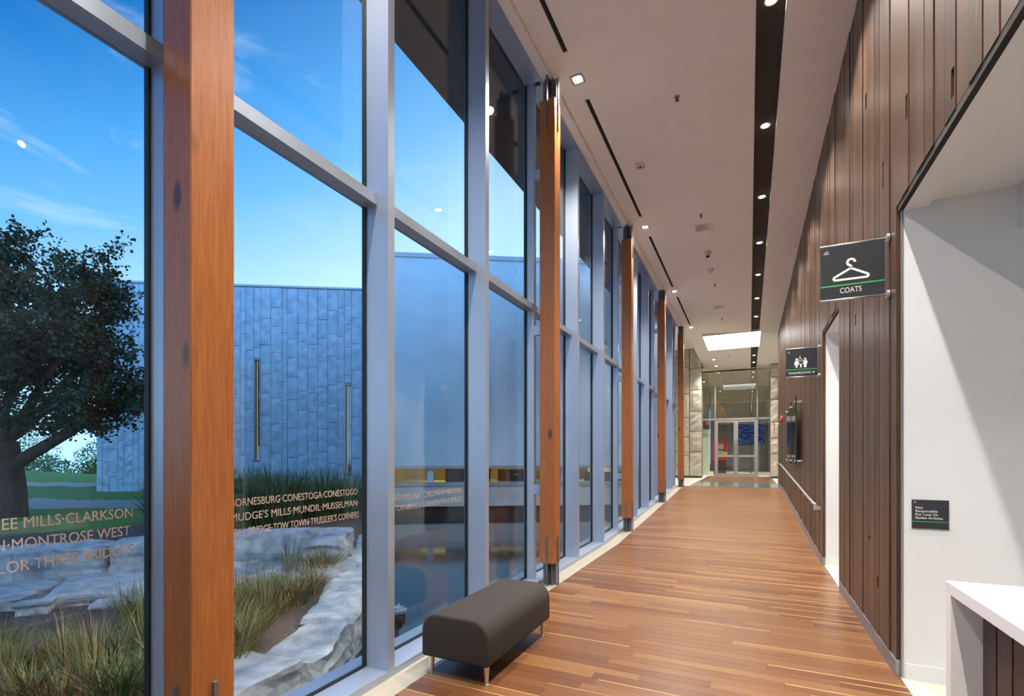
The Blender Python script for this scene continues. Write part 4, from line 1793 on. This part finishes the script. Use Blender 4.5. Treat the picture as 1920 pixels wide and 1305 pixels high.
# ---- grasses
def clump_mesh(nblades, h, spread, mats, seed, width=0.007, droop=0.5):
    r = random.Random(seed)
    b = MB()
    for i in range(nblades):
        a = r.uniform(0, 2 * math.pi)
        r0 = spread * 0.35 * math.sqrt(r.random())
        hh = h * r.uniform(0.55, 1.1)
        lean = spread * r.uniform(0.25, 1.0)
        x0, y0 = r0 * math.cos(a), r0 * math.sin(a)
        a2 = a + r.uniform(-0.6, 0.6)
        px, py = -math.sin(a2), math.cos(a2)
        w = width * r.uniform(0.6, 1.3)
        mt = r.choice(mats)
        dr = droop * r.uniform(0.3, 1.0)
        pts = []
        for k in range(5):
            t_ = k / 4
            d = lean * t_ ** 1.7
            z = hh * (t_ - dr * 0.45 * t_ ** 2.6)
            pts.append((x0 + d * math.cos(a2), y0 + d * math.sin(a2), z, w * (1 - t_ ** 2 * 0.92)))
        for k in range(4):
            x, y, z, ww = pts[k]
            X, Y, Z, WW = pts[k + 1]
            b.poly([(x - px * ww, y - py * ww, z), (x + px * ww, y + py * ww, z), (X + px * WW, Y + py * WW, Z), (X - px * WW, Y - py * WW, Z)], mt)
    me = bpy.data.meshes.new('grass_clump')
    me.from_pydata(b.v, [], b.f)
    for q in b.mats:
        me.materials.append(MATS[q])
    me.polygons.foreach_set('material_index', b.mi)
    me.update()
    return me


CL = [clump_mesh(110, 0.55, 0.42, ['blade_green', 'blade_olive', 'blade_green', 'blade_straw'], 11),
      clump_mesh(90, 0.45, 0.36, ['blade_olive', 'blade_olive', 'blade_straw', 'blade_green'], 12),
      clump_mesh(70, 0.78, 0.34, ['blade_green', 'blade_straw', 'blade_olive'], 13, 0.005, 0.25)]
CT_ = [clump_mesh(150, 1.0, 0.55, ['blade_dark', 'blade_dark', 'blade_green'], 21, 0.010, 0.35),
       clump_mesh(130, 0.85, 0.6, ['blade_dark', 'blade_green', 'blade_dark', 'blade_olive'], 22, 0.010, 0.5)]


def clump(me, x, y, s, label, group, name='grass_clump', cat='grass'):
    o = link(name, me)
    o.location = (x, y, ground(x, y) - 0.01)
    o.rotation_euler = (0, 0, rnd.uniform(0, 6.28))
    o.scale = (s, s, s * rnd.uniform(0.85, 1.15))
    tag(o, label, cat, group)


spots = [(px, py) for px, py in ((20, 1262), (70, 1250), (120, 1268), (160, 1248), (200, 1262), (235, 1180), (268, 1168), (225, 1230), (10, 1300), (60, 1310),
                                (110, 1320), (170, 1310), (215, 1315), (250, 1300), (290, 1250), (330, 1250), (380, 1240), (180, 1280), (0, 1240), (30, 1330), (265, 1215),
                                (445, 1215), (470, 1185), (500, 1160), (525, 1135), (552, 1110), (578, 1092), (606, 1078), (630, 1068), (455, 1160), (490, 1125), (520, 1105), (545, 1085),
                                (440, 1250), (462, 1225), (450, 1130), (590, 1075), (475, 1150), (425, 1190), (410, 1220))]
for i, (px, py) in enumerate(spots):
    p = on_z(px, py, 0.03)
    if p.x > -2.75 or p.y > bord_y(p.x) - 0.45:
        continue
    clump(CL[i % 3], p.x, p.y, rnd.uniform(0.55, 0.8), 'green and straw ornamental grass clump growing in the mulch below the rocks', 'ornamental grasses by the glass')
# a dense fringe of grass along the inner side of the edging stones
q_s = 0.15
i = 0
while q_s < 4.2:
    for (a, c, k0) in [(b_pts[j], b_pts[j + 1], cumb[j]) for j in range(len(b_pts) - 1) if cumb[j] <= q_s < cumb[j + 1]]:
        d = (c - a).normalized()
        nrm = Vector((-d.y, d.x))
        if nrm.x > 0:
            nrm = -nrm
        for off in (0.62, 0.98):
            p = a + d * (q_s - k0) + nrm * (off + rnd.uniform(-0.05, 0.12))
            if tier_side(p.x, p.y) < -0.75:
                i += 1
                clump(CL[i % 2], p.x, p.y, rnd.uniform(0.5, 0.72), 'green and straw ornamental grass clump growing in the mulch below the rocks', 'ornamental grasses by the glass')
    q_s += 0.26
for row, (py, k) in enumerate(((985, 13), (970, 14), (955, 15), (942, 16))):
    for i in range(k):
        px = 300 + 440 * (i + rnd.random()) / k
        p = on_z(px, py + rnd.uniform(-5, 5), 0.38)
        if p.y > bord_y(p.x) - 0.5 or tier_side(p.x, p.y) < 0.9:
            continue
        clump(CT_[(i + row) % 2], p.x, p.y, rnd.uniform(0.75, 1.05), 'tall dark green grass clump behind the limestone terrace', 'tall grasses behind the terrace')

# ---- opposite buildings
U = Vector((0.854, 0.520, 0)).normalized()
NV = Vector((0.520, -0.854, 0)).normalized()       # faces this corridor
A = on_d(437, 853, 16.0)
A.z = 0
RZ = math.atan2(U.y, U.x)
fb = empty('stone_building', (A.x, A.y, 0.0), RZ)
S0, S1, BT = -4.12, 4.45, 7.03
b = MB()
for a, c, z0, z1 in ((S0 + 0.02, 0.63, 0, BT), (0.63, 0.84, 0, 1.36), (0.63, 0.84, 4.68, BT), (0.84, 3.51, 0, BT), (3.51, 3.74, 0, 0.91), (3.51, 3.74, 3.90, BT), (3.74, S1, 0, BT)):
    b.box(a, c, 0.04, 0.3, z0, z1)
b.box(S0 + 0.02, S1, 0.3, 6, 0, 0.5)
b.box(S0 + 0.02, S0 + 0.3, 0.3, 6, 0, BT)
b.box(S0 + 0.02, S1, 0.3, 6, BT - 0.3, BT)
b.build('wall_core', 'facade_joint', fb)
bbox('coping', S0 - 0.02, S1, -0.03, 6, BT, BT + 0.06, 'coping_metal', fb)
WIN = ((0.63, 0.84, 1.36, 4.68, 2.56), (3.51, 3.74, 0.91, 3.90, 2.54))
colx = [S0]
while colx[-1] < S1 - 0.1:
    w = rnd.choice((0.17, 0.2, 0.23, 0.27, 0.32, 0.36))
    nx = colx[-1] + w
    for wa, wb, *_ in WIN:
        if colx[-1] < wa < nx + 0.1 and colx[-1] < wa - 0.01:
            nx = wa
        if abs(colx[-1] - wa) < 0.01:
            nx = wb
    colx.append(min(nx, S1))
cnt = 0
for xa, xb in zip(colx, colx[1:]):
    if xb - xa < 0.05:
        continue
    spans = [(0.05, BT)]
    for wa, wb, z0, z1, zm in WIN:
        if abs(xa - wa) < 0.02:
            spans = [(0.05, z0 - 0.02), (z1 + 0.02, BT)]
    for za, zb in spans:
        z = za
        first = True
        while z < zb - 0.05:
            h = rnd.choice((0.62, 0.75, 0.86, 0.95)) * (rnd.uniform(0.4, 1) if first else 1)
            first = False
            if zb - (z + h) < 0.3:
                h = zb - z
            sd += 1
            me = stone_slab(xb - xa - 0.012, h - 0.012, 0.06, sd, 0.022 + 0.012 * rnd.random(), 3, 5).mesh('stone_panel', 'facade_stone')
            o = link('stone_panel', me, fb)
            o.location = (xa + 0.006, rnd.uniform(-0.012, 0.012), z)
            z += h
            cnt += 1
for wa, wb, z0, z1, zm in WIN:
    b = MB()
    b.box(wa, wa + 0.035, -0.01, 0.2, z0, z1)
    b.box(wb - 0.02, wb, -0.01, 0.2, z0, z1)
    b.box(wa, wb, -0.01, 0.2, z0, z0 + 0.03)
    b.box(wa, wb, -0.01, 0.2, z1 - 0.03, z1)
    b.box(wa, wb, 0.05, 0.13, zm - 0.025, zm + 0.025)
    wo = b.build('slit_window', 'window_frame_grey', fb)
    for za, zb in ((z0 + 0.03, zm - 0.025), (zm + 0.025, z1 - 0.03)):
        bbox('pane', wa + 0.035, wb - 0.02, 0.14, 0.15, za, zb, 'door_glass', wo)
    bbox('glowing_reveal', wa + 0.052, wa + 0.066, 0.175, 0.19, z0 + 0.03, z1 - 0.03, 'warm_slit', wo)  # emits by itself, imitating warm room light on the jamb
    bbox('dark_interior', wa, wb, 0.19, 0.2, z0, z1, 'machine_dark', wo)
tag(fb, 'stone-clad building of vertical rough panels with two slit windows', 'building')

A2 = on_d(740, 853, 15.1)
sb = empty('smooth_clad_building', (A2.x, A2.y, WZ), RZ)
L0, L1 = -0.35, 8.15
z_ = -WZ
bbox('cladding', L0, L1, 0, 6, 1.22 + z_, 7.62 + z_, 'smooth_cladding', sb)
bbox('coping', L0 - 0.03, L1, -0.04, 6, 7.62 + z_, 7.75 + z_, 'coping_metal', sb)
bbox('soffit_edge', L0, L1, -0.015, 0.25, 1.14 + z_, 1.22 + z_, 'coping_metal', sb)
bbox('pond_wall', L0 - 2.5, L1, -0.12, 0.3, -0.03 + z_, 0.66 + z_, 'pond_concrete', sb)
bbox('pond_wall_cap', L0 - 2.5, L1, -0.16, 0.34, 0.60 + z_, 0.71 + z_, 'coping_metal', sb)
bbox('plinth', L0 - 2.5, L1, 0.0, 0.3, -0.5, -0.03 + z_, 'pond_plinth', sb)
bbox('interior_floor', L0, L1, 0.3, 5.5, 0.50 + z_, 0.60 + z_, 'cream_wall', sb)
bbox('interior_wall', L0, L1, 4.4, 4.6, 0.6 + z_, 1.22 + z_, 'cream_wall', sb)
bbox('interior_end', L0, L0 + 0.15, 0.3, 4.5, 0.6 + z_, 1.22 + z_, 'cream_wall', sb)
for s_ in (0.97, 5.2):
    bbox('column', s_, s_ + 0.2, 0.12, 0.32, 0.71 + z_, 1.14 + z_, 'smooth_cladding', sb)
bbox('ribbon_glass', L0, L1, 0.22, 0.232, 0.71 + z_, 1.14 + z_, 'acrylic', sb)
for s_ in (0.6, 3.2, 5.8):
    bbox('lamp_tube', s_, s_ + 1.6, 2.6, 2.75, 1.17 + z_, 1.215 + z_, 'warm_tube', sb)
tag(sb, 'smooth pale blue clad building overhanging a lit ribbon window at the pond', 'building')


def furn(s_, w, d, z1, label):
    t = empty('reading_table', tuple(Vector((A2.x, A2.y, 0.60)) + U * s_ + (-NV) * d), RZ)
    bbox('top', 0, w, 0, 0.5, z1 - 0.05, z1, 'furniture_dark', t)
    bbox('front_panel', 0.03, w - 0.03, 0.02, 0.05, 0, z1 - 0.05, 'furniture_dark', t)
    bbox('side_panel', 0.0, 0.03, 0.0, 0.5, 0, z1 - 0.05, 'furniture_dark', t)
    bbox('side_panel', w - 0.03, w, 0.0, 0.5, 0, z1 - 0.05, 'furniture_dark', t)
    tag(t, label, 'table')


furn(1.5, 1.5, 1.2, 0.48, 'dark wide desk behind the column of the ribbon window')
furn(3.3, 1.1, 1.6, 0.44, 'dark low desk in the middle of the ribbon window')
furn(6.3, 1.6, 1.0, 0.36, 'dark long bench at the far end of the ribbon window')

# garden floodlight standing in the pond by the glass
p = on_z(744, 1205, WZ)
t = empty('garden_floodlight', (p.x, p.y, WZ))
b = MB()
b.tube([(0, 0, 0), (0, 0, 0.16)], 0.025, 10)
b.build('stem', 'bronze', t)
b = MB()
b.tube([(0, 0, 0.15), (0.0, 0, 0.20), (0.0, 0, 0.28), (0, 0, 0.30)], [0.05, 0.085, 0.085, 0.05], 14)
b.build('body', 'bronze', t)
b = MB()
b.lathe(0, 0, [(0.095, 0.30), (0.10, 0.33), (0.06, 0.35)], 14)
hd = b.build('hood', 'coping_metal', t)
for k in range(4):
    a = k * math.pi / 2 + 0.4
    b = MB()
    b.tube([(0.07 * math.cos(a), 0.07 * math.sin(a), 0.345), (0.07 * math.cos(a), 0.07 * math.sin(a), 0.362)], 0.012, 8)
    b.build('bolt', 'bright_metal', hd)
tag(t, 'small bronze floodlight with a bolted hood standing at the pond edge', 'floodlight')


# ---- tree
def tree(px, py, depth_z, seed):
    r = random.Random(seed)
    base = on_z(px, py, depth_z)
    t = empty('apple_tree', (base.x, base.y, ground(base.x, base.y)))
    right = Vector((CT, ST, 0))
    fwd = Vector((-ST, CT, 0))
    br = MB()
    br.smooth = True
    tips = []

    def limb(p, q, r0, r1, bend, seg=7, n_=6):
        p, q = Vector(p), Vector(q)
        pts = []
        off = Vector((r.uniform(-1, 1), r.uniform(-1, 1), r.uniform(-0.3, 1))) * bend
        for i in range(n_ + 1):
            t_ = i / n_
            w = Vector((noise.noise(Vector((seed + t_ * 3, q.x, q.y))), noise.noise(Vector((seed + 9 + t_ * 3, q.x, q.z))), noise.noise(Vector((seed + 17 + t_ * 3, q.y, q.z))))) * bend * 0.6
            pts.append(p.lerp(q, t_) + off * math.sin(math.pi * t_) + w * math.sin(math.pi * t_))
        br.tube(pts, [r0 + (r1 - r0) * i / n_ for i in range(n_ + 1)], seg, cap=False)
        return pts

    trunk_top = right * -0.12 + Vector((0, 0, 1.45))
    limb((0, 0, -0.1), trunk_top, 0.27, 0.21, 0.05, 12)
    crown_c = right * -0.2 + Vector((0, 0, 3.35))
    mains = []
    for rx, fy, z, r0 in ((2.6, 0.3, 2.35, 0.13), (1.9, -0.9, 3.6, 0.11), (0.9, 1.3, 4.6, 0.11), (-0.2, -0.4, 5.0, 0.12), (-1.6, 0.7, 4.3, 0.11), (-2.6, -0.3, 3.0, 0.12), (-0.6, -2.0, 3.2, 0.10), (0.4, 2.2, 3.2, 0.10), (1.5, 0.6, 4.4, 0.10)):
        q = right * rx + fwd * fy + Vector((0, 0, z))
        st = Vector(trunk_top) * (0.62 if rx > 2.5 else 1.0)
        mains.append(limb(st, q, r0, 0.03, 0.30, 7, 8))
    # low bough to the right
    pts_all = [p for mm in mains for p in mm[3:]]
    secs = []
    tries = 0
    while len(secs) < 240 and tries < 5000:
        tries += 1
        d = Vector((r.gauss(0, 1), r.gauss(0, 1), r.gauss(0, 1))).normalized() * (r.random() ** 0.4)
        q = crown_c + right * d.x * 3.5 + fwd * d.y * 2.6 + Vector((0, 0, d.z * 2.55))
        if q.z < 1.55:
            continue
        p = min(pts_all, key=lambda a: (a - q).length)
        if (p - q).length < 0.25:
            continue
        secs.append(limb(p, q, 0.028, 0.008, 0.14, 5, 4))
    sp = [p for s_ in secs for p in s_[1:]]
    lf = MB()
    leafs_v, leafs_f = [], []
    for k in range(4400):
        p = r.choice(sp)
        d = Vector((r.gauss(0, 1), r.gauss(0, 1), r.gauss(0, 0.9)))
        d = d.normalized()
        ln = r.uniform(0.15, 0.42)
        q = p + d * ln + Vector((0, 0, 0.05))
        if q.z < 1.35:
            continue
        br.tube([p, p.lerp(q, 0.5) + Vector((0, 0, 0.02)), q], [0.006, 0.005, 0.003], 3, cap=False)
        for j in range(17):
            t_ = r.uniform(0.1, 1.1)
            c = p.lerp(q, t_) + Vector((r.gauss(0, 0.05), r.gauss(0, 0.05), r.gauss(0, 0.05)))
            a = Vector((r.gauss(0, 1), r.gauss(0, 1), r.gauss(0, 0.7))).normalized()
            e = a.cross(Vector((r.gauss(0, 1), r.gauss(0, 1), r.gauss(0, 1)))).normalized()
            L_, W_ = r.uniform(0.05, 0.085), r.uniform(0.024, 0.038)
            i0 = len(leafs_v)
            leafs_v += [tuple(c), tuple(c + a * L_ * 0.5 + e * W_), tuple(c + a * L_), tuple(c + a * L_ * 0.5 - e * W_)]
            leafs_f.append((i0, i0 + 1, i0 + 2, i0 + 3))
    br.build('trunk_and_branches', 'bark', t)
    me = bpy.data.meshes.new('foliage')
    me.from_pydata(leafs_v, [], leafs_f)
    me.materials.append(MATS['leaf_dark'])
    me.update()
    tag(link('foliage', me, t), kind='stuff')
    tag(t, 'broad dark green tree with a thick trunk on the lawn', 'tree')


tree(20, 968, 0.36, 5)


def bush(px, d, w, h, seed, label, mat='leaf_hedge', nl=2600, leaf=0.16):
    r = random.Random(seed)
    p = on_d(px, 853, d)
    t = empty('garden_shrub', (p.x, p.y, ground(p.x, p.y)))
    vv, ff = [], []
    for k in range(nl):
        dd = Vector((r.gauss(0, 1), r.gauss(0, 1), r.gauss(0, 1))).normalized() * (r.random() ** 0.25)
        c = Vector((dd.x * w / 2, dd.y * w / 3, h * 0.5 + dd.z * h * 0.52))
        c += 0.25 * Vector((noise.noise(c + Vector((seed, 0, 0))), noise.noise(c + Vector((0, seed, 0))), noise.noise(c + Vector((0, 0, seed)))))
        a = Vector((r.gauss(0, 1), r.gauss(0, 1), r.gauss(0, 1))).normalized()
        e = a.cross(Vector((r.gauss(0, 1), r.gauss(0, 1), r.gauss(0, 1)))).normalized()
        i0 = len(vv)
        vv += [tuple(c), tuple(c + a * leaf * 0.5 + e * leaf * 0.3), tuple(c + a * leaf), tuple(c + a * leaf * 0.5 - e * leaf * 0.3)]
        ff.append((i0, i0 + 1, i0 + 2, i0 + 3))
    me = bpy.data.meshes.new('foliage')
    me.from_pydata(vv, [], ff)
    me.materials.append(MATS[mat])
    me.update()
    tag(link('foliage', me, t), kind='stuff')
    b = MB()
    for k in range(4):
        a = k * 1.6
        b.tube([(0.1 * math.cos(a), 0.1 * math.sin(a), -0.05), (0.5 * math.cos(a), 0.4 * math.sin(a), h * 0.6)], [0.05, 0.02], 5)
    b.build('stems', 'bark', t)
    tag(t, label, 'shrub', 'shrubs beyond the lawn')


for i, (px, d, w, h) in enumerate(((-420, 30, 5.2, 2.6), (-235, 31, 5.2, 3.0), (-60, 30, 5, 2.4), (88, 31, 4.4, 2.2), (188, 30, 3.0, 2.0), (30, 37, 7, 4.6), (-180, 38, 7, 5.2), (200, 37, 5.4, 3.5))):
    bush(px, d, w, h, 50 + i, 'leafy green shrub standing beyond the lawn')

# moon
p = on_d(40.5, 270, 420)
bm = bmesh.new()
bmesh.ops.create_uvsphere(bm, u_segments=20, v_segments=12, radius=2.9)
for v in bm.verts:
    v.co.x *= 0.72
me = bpy.data.meshes.new('moon')
bm.to_mesh(me)
bm.free()
me.materials.append(MATS['moon_glow'])
o = link('moon', me)
o.location = p
o.rotation_euler = (0, math.radians(-22), TH)
tag(o, 'pale gibbous moon in the blue dusk sky', 'moon')
